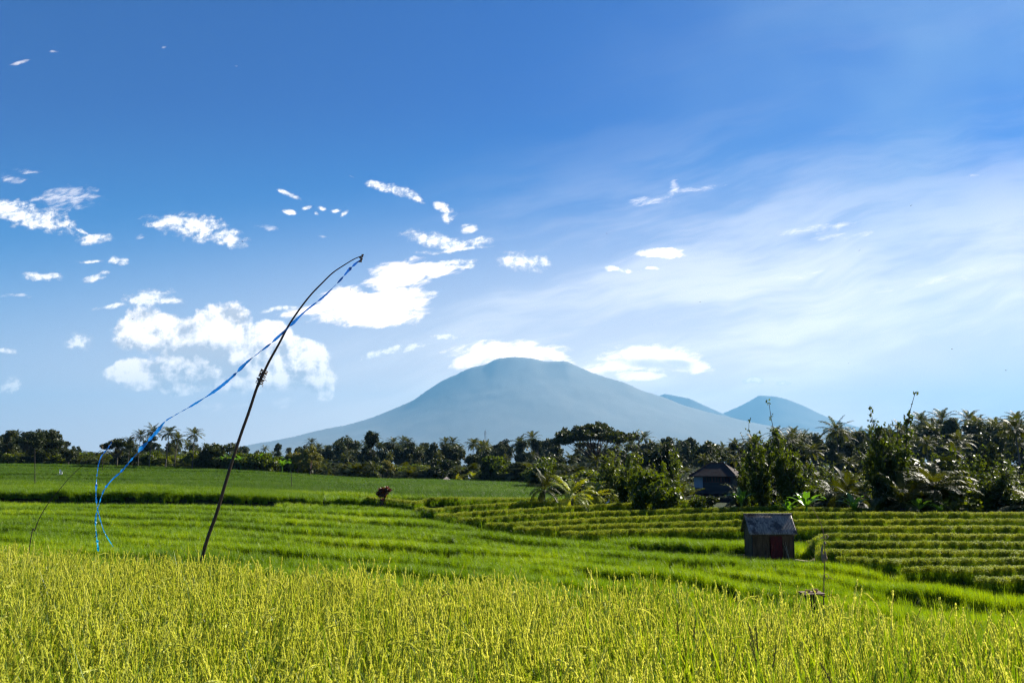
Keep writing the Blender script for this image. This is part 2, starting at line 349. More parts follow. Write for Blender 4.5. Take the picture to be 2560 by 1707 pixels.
class MB:
    """collects shapes for one mesh"""
    def __init__(s): s.V = []; s.F = {3: [], 4: []}; s.n = 0; s.MI = {3: [], 4: []}
    def add(s, V, F, mi=0):
        V = np.asarray(V, float).reshape(-1, 3); F = np.asarray(F, int); k = F.shape[1]
        s.V.append(V); s.F[k].append(F + s.n); s.MI[k].append(np.full(len(F), mi)); s.n += len(V)
    def quads(s, Q, mi=0):       # Q (m,4,3)
        Q = np.asarray(Q, float); m = len(Q)
        s.add(Q.reshape(-1, 3), np.arange(m * 4).reshape(m, 4), mi)
    def tris(s, Q, mi=0):
        Q = np.asarray(Q, float); m = len(Q)
        s.add(Q.reshape(-1, 3), np.arange(m * 3).reshape(m, 3), mi)
    def tube(s, pts, rr, n=6, mi=0, cap=True):
        pts = [Vector(p) for p in pts]
        if not hasattr(rr, '__len__'): rr = [rr] * len(pts)
        Vs = []; prev = None
        for i, p in enumerate(pts):
            d = (pts[min(i + 1, len(pts) - 1)] - pts[max(i - 1, 0)])
            if d.length < 1e-9: d = Vector((0, 0, 1))
            d.normalize()
            if prev is None:
                a = Vector((1, 0, 0)) if abs(d.x) < .8 else Vector((0, 1, 0))
                u = d.cross(a).normalized()
            else:
                u = (prev - d * prev.dot(d)).normalized()
            prev = u; w = d.cross(u)
            for k in range(n):
                th = 2 * math.pi * k / n
                Vs.append(p + (u * math.cos(th) + w * math.sin(th)) * rr[i])
        F4 = []
        for i in range(len(pts) - 1):
            for k in range(n):
                a = i * n + k; b = i * n + (k + 1) % n
                F4.append((a, b, b + n, a + n))
        s.add([tuple(v) for v in Vs], F4, mi)
        if cap:
            for e, r in ((0, -1), (len(pts) - 1, 1)):
                c = s.n; base = c - n * len(pts) + e * n if False else None
        return s
    def box(s, c, size, mi=0, R=None, taper=1.0):
        hx, hy, hz = [v / 2 for v in size]
        v = np.array([(-hx, -hy, -hz), (hx, -hy, -hz), (hx, hy, -hz), (-hx, hy, -hz), (-hx * taper, -hy * taper, hz), (hx * taper, -hy * taper, hz), (hx * taper, hy * taper, hz), (-hx * taper, hy * taper, hz)])
        if R is not None: v = v @ np.array(R).T
        s.add(v + np.array(c), [(0, 3, 2, 1), (4, 5, 6, 7), (0, 1, 5, 4), (1, 2, 6, 5), (2, 3, 7, 6), (3, 0, 4, 7)], mi)
        return s
    def mesh(s, name, mats, smooth=False):
        V = np.concatenate(s.V); fs = []; mi = []
        for k in (3, 4):
            if s.F[k]: fs.append(np.concatenate(s.F[k])); mi.append(np.concatenate(s.MI[k]))
        return mesh_np(name, V, fs, mats, np.concatenate(mi), smooth)
    def build(s, name, mats, parent=None, smooth=False, loc=None):
        if not isinstance(mats, (list, tuple)): mats = [mats]
        return link(name, s.mesh(name, mats, smooth), parent, loc)
def norm(a): return a / np.maximum(np.linalg.norm(a, axis=-1, keepdims=True), 1e-9)
#@@TERRAIN
# ------------------------------------------------------------------ terrain
TPX = np.array([-900, 0, 500, 1000, 1300, 1600, 1900, 2200, 2560, 3500.])
TY = np.array([14, 24, 30, 36, 42, 50, 60, 75, 80, 100, 130, 180, 300, 600, 2000, 20000.])
TPY = np.array([
 [1590] * 10,
 [1485, 1490, 1502, 1532, 1550, 1566, 1580, 1584, 1580, 1580],
 [1415, 1418, 1430, 1454, 1470, 1482, 1489, 1494, 1496, 1496],
 [1370, 1372, 1385, 1405, 1415, 1420, 1425, 1430, 1430, 1430],
 [1338, 1340, 1350, 1368, 1378, 1384, 1388, 1390, 1390, 1390],
 [1306, 1307, 1315, 1328, 1335, 1340, 1343, 1345, 1345, 1345],
 [1279, 1280, 1285, 1293, 1297, 1298, 1292, 1292, 1292, 1292],
 [1256, 1257, 1259, 1262, 1262, 1262, 1264, 1271, 1273, 1273],
 [1225, 1226, 1229, 1248, 1250, 1250, 1258, 1264, 1266, 1266],
 [1204, 1205, 1209, 1224, 1230, 1232, 1248, 1250, 1250, 1250],
 [1181, 1182, 1190, 1208, 1213, 1222, 1236, 1238, 1236, 1234],
 [1159, 1160, 1168, 1195, 1200, 1208, 1216, 1214, 1208, 1205],
 [1152, 1152, 1158, 1183, 1187, 1190, 1192, 1186, 1176, 1172],
 [1154, 1154, 1157, 1174, 1177, 1178, 1178, 1174, 1168, 1165],
 [1162, 1162, 1163, 1167, 1168, 1168, 1168, 1167, 1166, 1166],
 [1165.3] * 10], float)
CAN = 0.62      # rice canopy above the soil
def S(px, Y):   # canopy height of the smooth terrain
    px = np.clip(px, TPX[0], TPX[-1]); ly = np.log(np.clip(Y, TY[0], TY[-1]))
    LY = np.log(TY)
    i = np.clip(np.searchsorted(TPX, px, side='right') - 1, 0, len(TPX) - 2)
    j = np.clip(np.searchsorted(LY, ly, side='right') - 1, 0, len(LY) - 2)
    fx = (px - TPX[i]) / (TPX[i + 1] - TPX[i]); fy = (ly - LY[j]) / (LY[j + 1] - LY[j])
    fx = fx * fx * (3 - 2 * fx)
    q = (TPY[j, i] * (1 - fx) + TPY[j, i + 1] * fx) * (1 - fy) + (TPY[j + 1, i] * (1 - fx) + TPY[j + 1, i + 1] * fx) * fy
    return vof(q) * np.clip(Y, TY[0], None)
def Yof(px, py):   # depth at which the canopy shows at (px, py)
    ys = np.exp(np.linspace(math.log(18), math.log(240), 900))
    v = S(np.full(ys.shape, float(px)), ys) / ys; t = float(vof(py))
    k = np.where(v >= t)[0]
    return float(ys[k[0]]) if len(k) else 240.0
# far limits of the near fields
FGX = np.array([-400, 0, 300, 650, 1000, 1300, 1600, 1850, 2200, 2560, 3000.])
FGP = np.array([1358, 1366, 1380, 1408, 1430, 1441, 1456, 1478, 1508, 1532, 1545.])
HC = 1.12
FGY = HC / -vof(FGP)
def Yfg(px): return np.interp(px, FGX, FGY) + .22 * np.sin(px / 61.0) + .12 * np.sin(px / 23.0)
# the diagonal bank between the lime field and the terraces
DPX = [905, 960, 1030, 1080, 1121, 1191, 1266, 1361, 1452, 1530, 1653, 1780, 1860, 2000, 2100, 2200, 2365, 2470, 2560, 3200]
DPY = [1262, 1266, 1272, 1287, 1301, 1313, 1323, 1335, 1345, 1352, 1368, 1374, 1378, 1392, 1405, 1425, 1448, 1468, 1482, 1500]
DY = [Yof(a, b) for a, b in zip(DPX, DPY)]
DPX = [-2000, 0, 300, 600, 800, 850] + DPX; DY = [78, 76.5, 75, 76.2, 76.5, 76] + DY
def D(px):
    return np.interp(px, DPX, DY) + .35 * np.sin(px / 37.0 + 1) + .2 * np.sin(px / 14.0)
TER = [
 [(1030, 1267), (1405, 1248), (1700, 1243), (2600, 1243)],
 [(1080, 1285), (1300, 1270), (1565, 1256), (1800, 1252), (2600, 1252)],
 [(1121, 1300), (1400, 1281), (1617, 1270), (1800, 1265), (2100, 1264), (2600, 1270)],
 [(1191, 1311), (1450, 1297), (1720, 1287), (2140, 1282), (2600, 1284)],
 [(1266, 1322), (1500, 1310), (1720, 1304), (2300, 1297), (2600, 1297)],
 [(1361, 1335), (1540, 1325), (1720, 1320), (2100, 1315), (2600, 1313)],
 [(1452, 1346), (1580, 1340), (1720, 1338), (2100, 1333), (2600, 1334)],
 [(2012, 1352), (2300, 1353), (2600, 1355)],
 [(2012, 1372), (2300, 1373), (2600, 1376)],
 [(2020, 1397), (2300, 1396), (2600, 1397)],
 [(2200, 1425), (2400, 1419), (2600, 1418)],
 [(2365, 1448), (2600, 1441)],
 [(2470, 1468), (2600, 1464)]]
TERY = [([a for a, b in l], [Yof(a, b) for a, b in l]) for l in TER]
def edges(px):
    px = np.asarray(px, float); E = []
    d = D(px)
    E.append(d)
    for i, (xs, ys) in enumerate(TERY):
        y = np.interp(px, xs, ys) + .10 * np.sin(px / 29.0 + i * 2.1) + .06 * np.sin(px / 11.0 + i)
        w = np.clip((px - xs[0]) / 40.0, 0, 1); w = w * w * (3 - 2 * w)
        y = np.where(px < xs[0], d, d + (np.maximum(y, d) - d) * w)
        E.append(np.maximum(y, d + .02))
    y = 17.0; k = 0
    while y < 76:             # shallow steps of the lime field
        e = y + .05 * y * np.sin(px / (330.0 + 40 * math.sin(k)) + k * 1.7) + .018 * y * np.sin(px / 90.0 + k * 3.1) - .0010 * y * (px - 1280) * .25
        E.append(np.minimum(e, d)); k += 1; y *= 1.056 if y < 42 else 1.078
    y = 84.0; k = 0
    while y < 240:            # the fields beyond
        e = y + .035 * y * np.sin(px / 400.0 + k * 1.3) + .01 * y * np.sin(px / 120.0 + k * 2.3)
        lastt = np.maximum(d, np.interp(px, TERY[0][0], TERY[0][1]))
        E.append(np.maximum(e, np.where(px > 1030, lastt, d) + .03)); k += 1; y *= 1.085
    return np.sort(np.array(E), axis=0)
def canopy(px, Y, full=False):
    """stepped canopy height; also distance behind the step below and before the next"""
    px = np.asarray(px, float); Y = np.asarray(Y, float)
    E = edges(px); n = E.shape[0]
    k = np.clip((E <= Y[None]).sum(0), 0, n)
    big = np.vstack([np.full((2, E.shape[1]), 14.0), E, np.full((1, E.shape[1]), 300.0)])
    ii = np.arange(E.shape[1])
    lo = big[k + 1, ii]; hi = big[k + 2, ii]; lo2 = big[k, ii]
    zq = S(px, lo + .5 * (hi - lo)); zp = S(px, lo2 + .5 * (lo - lo2))
    t = np.clip((Y - lo) / .28, 0, 1); t = t * t * (3 - 2 * t)
    z = zp + (zq - zp) * t
    gap = np.clip(hi - lo, 0, 6); pgap = np.clip(lo - lo2, 0, 6)
    tl = np.where(lo < 38, .13, np.where(lo < 50, .10, .085)); z += tl * (np.clip(lo + .5 * gap - Y, -3, 3) * t - .5 * pgap * (1 - t)) * (k > 0) * (lo < 75.5)
    z += .05 * np.clip(1 - (Y - lo) / np.maximum(hi - lo, .3), 0, 1) * (k > 0)   # lips stand slightly higher
    zs = S(px, Y)
    out = (k == 0) | (k == n)
    z = np.where(out, np.where(k == 0, np.where(Y < 18, zs, zs), zs), z)
    f = np.clip((Y - 230) / 40.0, 0, 1); z = z * (1 - f) + zs * f
    if full: return z, Y - lo, hi - Y
    return z
def ground_z(X, Y):
    X = np.atleast_1d(np.asarray(X, float)); Y = np.atleast_1d(np.asarray(Y, float))
    px = pxof(X, Y); px = np.clip(px, -1500, 4000)
    yf = Yfg(px)
    far = canopy(px, np.maximum(Y, 14.0)) - CAN
    t = np.clip((Y - yf) / np.maximum(14.0 - yf, .1), 0, 1); t = t * t * (3 - 2 * t)
    near = -2.0 + (far + 2.0) * t
    return np.where(Y < 14, near, far)
def gz(px, Y):
    X = (px - CX) / F * CT * Y
    return X, float(ground_z(X, Y)[0])

def build_ground():
    rows = list(np.arange(-12, 2, 2.0)) + list(np.arange(2, 16, .35)); y = 16.0
    while y < 240: rows.append(y); y += max(.14, .0045 * y)
    while y < 30000: rows.append(y); y *= 1.06
    rows = np.array(rows); us = np.concatenate([np.linspace(-2.2, -.8, 20)[:-1], np.linspace(-.8, .8, 330), np.linspace(.8, 2.2, 20)[1:]])
    Yg, Ug = np.meshgrid(rows, us, indexing='ij')
    W = np.maximum(Yg, 8.0)
    Xg = Ug * W
    Z = ground_z(Xg.ravel(), np.maximum(Yg, 1.0).ravel()).reshape(Xg.shape)
    V = np.stack([Xg, Yg, Z], -1).reshape(-1, 3)
    R, Cn = Xg.shape
    a = (np.arange(R - 1)[:, None] * Cn + np.arange(Cn - 1)[None]).ravel()
    Fq = np.stack([a, a + 1, a + Cn + 1, a + Cn], 1)
    o = link('ground', mesh_np('ground', V, [Fq], [M['ground']], smooth=True))
    tag(o, 'grassy and muddy ground under the rice terraces and the wood', None, None, 'structure')
build_ground()

# ------------------------------------------------------------------ mountains
def mountain(name, label, prof, Y0, depth, seed):
    prof = np.array(prof, float)
    pxs = np.linspace(prof[0, 0], prof[-1, 0], 560)
    # smooth silhouette
    pys = np.interp(pxs, prof[:, 0], prof[:, 1])
    ker = np.hanning(9); ker /= ker.sum()
    pys = np.convolve(np.pad(pys, 4, mode='edge'), ker, 'valid')
    jr = np.random.RandomState(int(seed * 10))
    k2 = np.hanning(91); k2 /= k2.sum(); body = np.convolve(np.pad(pys, 45, mode='edge'), k2, 'valid')
    nz = np.zeros(len(pxs))
    for k in range(6): nz += jr.uniform(-1, 1) * np.sin(pxs / (34 / 1.9 ** k) + jr.uniform(0, 6)) * .9 / 1.5 ** k
    sm = pys.copy()
    pys = pys + nz * .7 + jr.normal(0, .35, len(pxs))
    n = 90; ts = np.linspace(-1, 1, n)
    Vs = np.zeros((n, len(pxs), 3))
    for i, t in enumerate(ts):
        Y = Y0 + t * depth
        a = (pxs - CX) / F * CT
        wj = max(0.0, 1 - abs(t) / .05); wb = min(1.0, abs(t) / .25); Hs = vof(pys * wj + (sm * (1 - wb) + (body + 6) * wb) * (1 - wj)) * Y0
        f = (1 - abs(t)) ** 1.15
        gul = np.array([mnoise.fractal(Vector((float(a_) * 13, float(t) * 5, seed)), .8, 2.1, 5) for a_ in a]) 
        bump = abs(t) * (1 - abs(t)) * 2.2
        Z = Hs * f * (1 + .05 * bump * gul)
        Vs[i, :, 0] = a * (Y0 + t * depth * .25); Vs[i, :, 1] = Y; Vs[i, :, 2] = np.maximum(Z, -1)
        # the silhouette is the ridge line t = 0
    Cn = len(pxs)
    a = (np.arange(n - 1)[:, None] * Cn + np.arange(Cn - 1)[None]).ravel()
    Fq = np.stack([a, a + 1, a + Cn + 1, a + Cn], 1)
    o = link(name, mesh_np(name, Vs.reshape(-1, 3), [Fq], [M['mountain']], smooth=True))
    tag(o, label, None, None, 'structure')
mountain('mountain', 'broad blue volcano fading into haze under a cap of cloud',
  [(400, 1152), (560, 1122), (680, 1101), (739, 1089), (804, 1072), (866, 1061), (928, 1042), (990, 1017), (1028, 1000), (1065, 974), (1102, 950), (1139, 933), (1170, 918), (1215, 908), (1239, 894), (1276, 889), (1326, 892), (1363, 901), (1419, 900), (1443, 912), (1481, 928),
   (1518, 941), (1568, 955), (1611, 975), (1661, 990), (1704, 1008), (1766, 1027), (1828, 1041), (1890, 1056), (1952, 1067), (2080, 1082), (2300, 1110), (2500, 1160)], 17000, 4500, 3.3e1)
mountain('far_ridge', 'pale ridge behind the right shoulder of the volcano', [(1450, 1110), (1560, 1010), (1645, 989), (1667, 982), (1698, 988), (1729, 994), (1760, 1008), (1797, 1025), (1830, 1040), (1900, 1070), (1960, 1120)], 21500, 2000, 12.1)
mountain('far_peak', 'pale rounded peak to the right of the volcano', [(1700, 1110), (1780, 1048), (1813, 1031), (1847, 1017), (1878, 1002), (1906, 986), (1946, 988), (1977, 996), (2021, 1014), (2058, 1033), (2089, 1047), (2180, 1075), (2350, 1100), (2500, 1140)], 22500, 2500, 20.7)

# ------------------------------------------------------------------ rice
def blade(base, az, lean, h, w, seg=2, droop=0.0):
    """one grass blade as seg quads"""
    d = np.array([math.cos(az), math.sin(az), 0]); s = np.array([-d[1], d[0], 0])
    ts = np.linspace(0, 1, seg + 1); Q = []
    pts = []
    for t in ts:
        r = lean * t * t * h; z = h * (t - droop * t * t * .5)
        pts.append((np.array(base) + d * r + np.array([0, 0, z]), w * (1 - t ** 1.8) + w * .06))
    for i in range(seg):
        p, a = pts[i]; q, b = pts[i + 1]
        Q.append([p - s * a / 2, p + s * a / 2, q + s * b / 2, q - s * b / 2])
    return Q
def clump_young(rs, n, R, h, w, seg=2, spread=.5):
    mb = MB(); Q = []
    for i in range(n):
        a = rs.uniform(0, 6.283); r = R * math.sqrt(rs.uniform())
        hh = h * rs.uniform(.65, 1.12)
        Q += blade((r * math.cos(a), r * math.sin(a), 0), rs.uniform(0, 6.283), rs.uniform(.05, spread), hh, w * rs.uniform(.7, 1.3), seg, rs.uniform(0, .5))
    mb.quads(Q); return mb
def panicle(mb, rs, base, az, lean, h, L, mi, gs=1.0):
    """stalk with a grain-covered head that bends over at its tip"""
    d = np.array([math.cos(az), math.sin(az), 0.]); up = np.array([0, 0, 1.])
    pts = []; n = 7
    p = np.array(base, float); pts.append(p.copy())
    # stem up to the head
    ang = lean; p = p + (d * math.sin(ang) + up * math.cos(ang)) * (h - L); pts.append(p.copy())
    bend = rs.uniform(.05, .5) if rs.uniform() < .84 else rs.uniform(.9, 2.1)
    hp = [p.copy()]
    for k in range(n):
        ang += bend / n; p = p + (d * math.sin(ang) + up * math.cos(ang)) * L / n; pts.append(p.copy()); hp.append(p.copy())
    side = np.array([-d[1], d[0], 0])
    w = .0035; Q = []
    for i in range(len(pts) - 1):
        q0, q1 = pts[i], pts[i + 1]; Q.append([q0 - side * w, q0 + side * w, q1 + side * w * .8, q1 - side * w * .8])
    mb.quads(Q, 0)
    cw = .0034 * gs; Q = []
    for i in range(1, n):
        q0, q1 = hp[i], hp[i + 1]; f0, f1 = 1.1 - .8 * i / n, 1.1 - .8 * (i + 1) / n
        for sv in (side, np.cross(side, norm(q1 - q0))): Q.append([q0 - sv * cw * f0, q0 + sv * cw * f0, q1 + sv * cw * f1, q1 - sv * cw * f1])
    mb.quads(Q, mi)
    G = []; hp = np.array(hp); m = int(44 * L / .2)
    for g in range(m):
        t = (g + rs.uniform()) / m * (n - .01); i = int(t); f = t - i
        c = hp[i] * (1 - f) + hp[i + 1] * f; ax = norm(hp[i + 1] - hp[i])
        th = rs.uniform(0, 6.283); u = side; w_ = np.cross(ax, u); o = u * math.cos(th) + w_ * math.sin(th)
        rr = (.0050 if t > 1 else .003) * gs * (1 - .45 * t / n)
        c = c + o * rr * rs.uniform(.5, 1.2)
        gd = norm(ax * 1.0 + o * .22) * .0062 * gs; b = norm(np.cross(gd, o + .1)) * .0022 * gs; b2 = norm(np.cross(gd, b)) * .0022 * gs
        G += [[c - gd, c + b, c + gd, c - b], [c - gd, c + b2, c + gd, c - b2]]
    mb.quads(G, mi)
def clump_ripe(rs, heads=9, nb=20, hb=1.0):
    mb = MB(); Q = []
    for i in range(nb):
        a = rs.uniform(0, 6.283); r = .13 * math.sqrt(rs.uniform())
        Q += blade((r * math.cos(a), r * math.sin(a), 0), rs.uniform(0, 6.283), rs.uniform(.03, .34), rs.uniform(.50, 1.0) * hb, rs.uniform(.009, .018), 4, rs.uniform(0, .45))
    mb.quads(Q, 0)
    for i in range(heads):
        a = rs.uniform(0, 6.283); r = .13 * math.sqrt(rs.uniform())
        panicle(mb, rs, (r * math.cos(a), r * math.sin(a), 0), rs.uniform(0, 6.283), rs.uniform(.0, .17), rs.uniform(.72, 1.0), rs.uniform(.22, .32), 1, 1.7)
    return mb
def clump_headed(rs, n, R, h, w):
    mb = clump_young(rs, n, R, h * .92, w, 2, .4)
    Q = []
    for i in range(n):
        a = rs.uniform(0, 6.283); r = R * math.sqrt(rs.uniform())
        hh = h * rs.uniform(.85, 1.08); az = rs.uniform(0, 6.283)
        d = np.array([math.cos(az), math.sin(az), 0]) * .04; p = np.array([r * math.cos(a), r * math.sin(a), hh * .80]); q = p + d + (0, 0, hh * .16); q2 = q + d * 1.6 + (0, 0, -.01)
        s = np.array([-d[1], d[0], 0]) / .04 * w * .55
        Q += [[p - s * .5, p + s * .5, q + s, q - s], [q - s, q + s, q2 + s * .3, q2 - s * .3]]
    mb.quads(Q, 1); return mb
def proto_coll(name, mbs, mats):
    c = bpy.data.collections.new(name)
    for mb in mbs:
        me = mb.mesh(name, mats); o = bpy.data.objects.new(name, me); c.objects.link(o)
    return c
def scatter(name, label, coll, nproto, pts, rot, scl, cat='rice field', group=None, idx=None):
    me = bpy.data.meshes.new(name); n = len(pts)
    me.vertices.add(n); me.vertices.foreach_set('co', np.asarray(pts, np.float32).ravel())
    a = me.attributes.new('rot', 'FLOAT_VECTOR', 'POINT'); a.data.foreach_set('vector', np.asarray(rot, np.float32).ravel())
    a = me.attributes.new('scl', 'FLOAT_VECTOR', 'POINT'); a.data.foreach_set('vector', np.asarray(scl, np.float32).ravel())
    a = me.attributes.new('idx', 'INT', 'POINT'); a.data.foreach_set('value', (RS.randint(0, nproto, n) if idx is None else idx).astype(np.int32))
    o = link(name, me)
    g = bpy.data.node_groups.new(name, 'GeometryNodeTree')
    g.interface.new_socket('Geometry', in_out='INPUT', socket_type='NodeSocketGeometry'); g.interface.new_socket('Geometry', in_out='OUTPUT', socket_type='NodeSocketGeometry')
    N = g.nodes; L = g.links
    gi = N.new('NodeGroupInput'); go = N.new('NodeGroupOutput'); ci = N.new('GeometryNodeCollectionInfo'); ip = N.new('GeometryNodeInstanceOnPoints')
    ci.inputs[0].default_value = coll; ci.inputs['Separate Children'].default_value = True; ci.inputs['Reset Children'].default_value = True
    def at(nm, ty):
        x = N.new('GeometryNodeInputNamedAttribute'); x.data_type = ty; x.inputs[0].default_value = nm; return x.outputs[0]
    L.new(gi.outputs[0], ip.inputs['Points']); L.new(ci.outputs[0], ip.inputs['Instance']); ip.inputs['Pick Instance'].default_value = True
    L.new(at('idx', 'INT'), ip.inputs['Instance Index']); L.new(at('rot', 'FLOAT_VECTOR'), ip.inputs['Rotation']); L.new(at('scl', 'FLOAT_VECTOR'), ip.inputs['Scale'])
    L.new(ip.outputs[0], go.inputs[0])
    md = o.modifiers.new('scatter', 'NODES'); md.node_group = g
    tag(o, label, cat, group, 'stuff'); return o
def rots(n, tilt=.12):
    return np.stack([RS.normal(0, tilt, n), RS.normal(0, tilt, n), RS.uniform(0, 6.283, n)], 1)

def build_foreground():
    rs = np.random.RandomState(3)
    coll = proto_coll('ripening_rice', [clump_ripe(rs) for _ in range(8)] + [clump_ripe(rs, 4, 34, 1.08) for _ in range(5)], [M['rice_leaf'], M['rice_head']])
    sp = .155; P_ = []
    for y in np.arange(3.0, 12.5, sp):
        xs = np.arange(-.74 * y - 3.2, .74 * y + 3.4, sp); xs = xs + RS.uniform(-.07, .07, len(xs))
        P_.append(np.stack([xs, y + RS.uniform(-.07, .07, len(xs))], 1))
    p = np.concatenate(P_); px = pxof(p[:, 0], p[:, 1]); p = p[p[:, 1] < Yfg(np.clip(px, -400, 3000))]
    n = len(p); z = ground_z(p[:, 0], p[:, 1]) - .02
    low = np.array([mnoise.noise(Vector((a * .5, b * .5, 0))) for a, b in p])
    s = (.985 + .05 * low + RS.normal(0, .05, n))
    px = pxof(p[:, 0], p[:, 1]); pl = np.interp(px, [0, 900, 1500, 2560], [.22, .22, .55, .95]) + np.interp(p[:, 1], [3, 5.5], [.35, 0]) + .5 * np.array([mnoise.noise(Vector((a * .9, b * .9, 7))) for a, b in p])
    leafy = RS.uniform(size=n) < pl; idx = np.where(leafy, RS.randint(8, 13, n), RS.randint(0, 8, n))
    scatter('rice_foreground', 'ripening yellow green rice with seed heads filling the foreground', coll, 13, np.column_stack([p, z]), rots(n, .07), np.stack([s, s, s], 1), idx=idx)
build_foreground()

WX = [-2000, 0, 300, 548, 640, 740, 800, 1100, 1330, 1400, 1565, 1700, 1950, 2145, 2400, 2560, 4000]
WP = [1157, 1157, 1157, 1162, 1170, 1188, 1193, 1197, 1203, 1236, 1250, 1262, 1268, 1275, 1286, 1291, 1291]
WY = [185, 185, 185, 176, 168, 180, 178, 175, 165] + [0] * 8
for i in range(9, len(WX)): WY[i] = Yof(min(WX[i], 2560), WP[i])
print('wood edge', [round(float(x), 1) for x in WY], 'D', [round(float(x), 1) for x in DY])
def Wd(px): return np.interp(px, WX, WY)
def build_fields():
    rs = np.random.RandomState(5)
    def sample(y0, y1, dens0, dens1, u0=-.84, u1=.84):
        """points per square metre falls from dens0 at y0 to dens1 at y1"""
        out = []; y = y0
        while y < y1:
            dy = 1.0; f = (y - y0) / (y1 - y0); dn = dens0 * (dens1 / dens0) ** f
            n = RS.poisson(dn * dy * (u1 - u0) * y)
            yy = RS.uniform(y, y + dy, n); out.append(np.stack([RS.uniform(u0, u1, n) * yy, yy], 1)); y += dy
        return np.concatenate(out)
    p = sample(15.0, 78, 34, 15)
    px = pxof(p[:, 0], p[:, 1]); k = p[:, 1] < D(px) - np.where(px < 905, 1.1, .55) * (1 + .5 * np.sin(px / 41.0))
    hut = (abs(p[:, 0] - HUTX) < 1.55) & (abs(p[:, 1] - HUTY - .4) < 1.55)
    k &= ~hut; p = p[k]; px = px[k]
    z, lo, hi = canopy(px, p[:, 1], True)
    k = (lo > .22) & (hi > .16); p, z, px, lo, hi = p[k], z[k], px[k], lo[k], hi[k]
    nz = np.array([mnoise.noise(Vector((a * .25, b * .5, 3))) for a, b in p])
    n = len(p); h = (1.0 + .16 * nz + RS.normal(0, .07, n)) * np.interp(lo, [.1, .5], [.92, 1.0])
    far = np.interp(p[:, 1], [15, 76], [0.75, 1.15])
    coll = proto_coll('young_rice_clump', [clump_young(rs, 46, .17, .68, .017, 3, .5) for _ in range(7)], [M['lime']])
    scatter('rice_valley', 'bright lime green young rice across the middle of the valley', coll, 7, np.column_stack([p, z - CAN]), rots(n, .10), np.stack([far, far, h], 1))
    # terraces on the right
    p = sample(27, 82, 36, 16, -.2, .84)
    px = pxof(p[:, 0], p[:, 1]); k = (p[:, 1] > D(px) + .15) & (p[:, 1] < Wd(px)) & (px > 915)
    hut = (abs(p[:, 0] - HUTX) < 1.55) & (abs(p[:, 1] - HUTY - .4) < 2.0)
    hut |= (abs(px - 2000) < 32) & (p[:, 1] < HUTY + 4)
    k &= ~hut; p = p[k]; px = px[k]
    z, lo, hi = canopy(px, p[:, 1], True)
    k = (lo > .30) & (hi > .42) & ~((p[:, 1] < D(px) + .6) & (RS.uniform(size=len(p)) < .5))
    p, z, px, lo, hi = p[k], z[k], px[k], lo[k], hi[k]
    n = len(p); h = .98 + RS.normal(0, .045, n); far = np.interp(p[:, 1], [27, 80], [.9, 1.2])
    coll = proto_coll('terrace_rice_clump', [clump_headed(rs, 40, .16, .80, .020) for _ in range(7)], [M['olive'], M['head2']])
    coll2 = proto_coll('terrace_lime_clump', [clump_young(rs, 34, .17, .80, .02, 3, .5) for _ in range(5)], [M['lime']])
    lime = (px < 2012) & (p[:, 1] < np.interp(px, TERY[6][0], TERY[6][1])) & (px > 1452)
    PT = np.column_stack([p, z - CAN]); SC_ = np.stack([far, far, h], 1)
    scatter('rice_terraces', 'olive green headed rice on the stepped terraces at the right', coll, 7, PT[~lime], rots((~lime).sum(), .08), SC_[~lime])
    scatter('rice_behind_hut', 'tall fresh green rice on the plot just behind the tin roofed hut', coll2, 5, PT[lime], rots(lime.sum(), .10), SC_[lime])
    # upper fields
    p = np.concatenate([sample(75, 240, 12.0, 1.6, -.70, .35), sample(75, 84, 16, 12, -.7, .1)])
    px = pxof(p[:, 0], p[:, 1]); lastt = np.where(px > 1030, np.maximum(D(px), np.interp(px, TERY[0][0], TERY[0][1])), D(px))
    k = (p[:, 1] > lastt + .15) & (p[:, 1] < Wd(px)); p = p[k]; px = px[k]
    # gaps between the three plots of the near bank
    gap = (p[:, 1] < 90) & ((abs(px - 812) < 7) | (abs(px - 903) < 7)); p = p[~gap]; px = px[~gap]
    z, lo, hi = canopy(px, p[:, 1], True); k = ((lo > .30) | ((p[:, 1] < 80) & (lo > .12))) & (hi > .3); p, z, px, lo, hi = p[k], z[k], px[k], lo[k], hi[k]
    first = p[:, 1] < np.interp(px, [0, 300, 600, 900, 1000, 1300, 1500], [104, 98, 90, 92, 88, 84, 84])
    n = len(p); h = 1.05 + RS.normal(0, .07, n); far = np.interp(p[:, 1], [75, 240], [1.3, 3.6])
    PT = np.column_stack([p, z - CAN]); SC_ = np.stack([far, far, h], 1)
    c1 = proto_coll('upper_rice_clump', [clump_young(rs, 44, .17, .76, .020, 2, .45) for _ in range(5)], [M['mid']])
    c2 = proto_coll('far_rice_clump', [clump_young(rs, 26, .17, .70, .022, 2, .6) for _ in range(5)], [M['deep']])
    scatter('rice_near_bank', 'fresh green rice along the dark bank across the left', c1, 5, PT[first], rots(first.sum(), .1), SC_[first])
    scatter('rice_upper_field', 'darker green rice rising to the edge of the wood', c2, 5, PT[~first], rots((~first).sum(), .12), SC_[~first])
    # short weeds on banks and steps
    p = sample(20, 90, 3, 2)
    px = pxof(p[:, 0], p[:, 1]); z, lo, hi = canopy(px, p[:, 1], True)
    nearD = (abs(p[:, 1] - D(px)) < .8) & (px > 905)
    k = ((lo < .3) | nearD) & (p[:, 1] < Wd(px)) & (abs(p[:, 0] - HUTX) > 1.2); p, z = p[k], z[k]; n = len(p)
    coll = proto_coll('bank_weed', [clump_young(rs, 30, .22, .22, .022, 2, 1.1) for _ in range(4)], [M['weed']])
    s = RS.uniform(.6, 1.4, n)
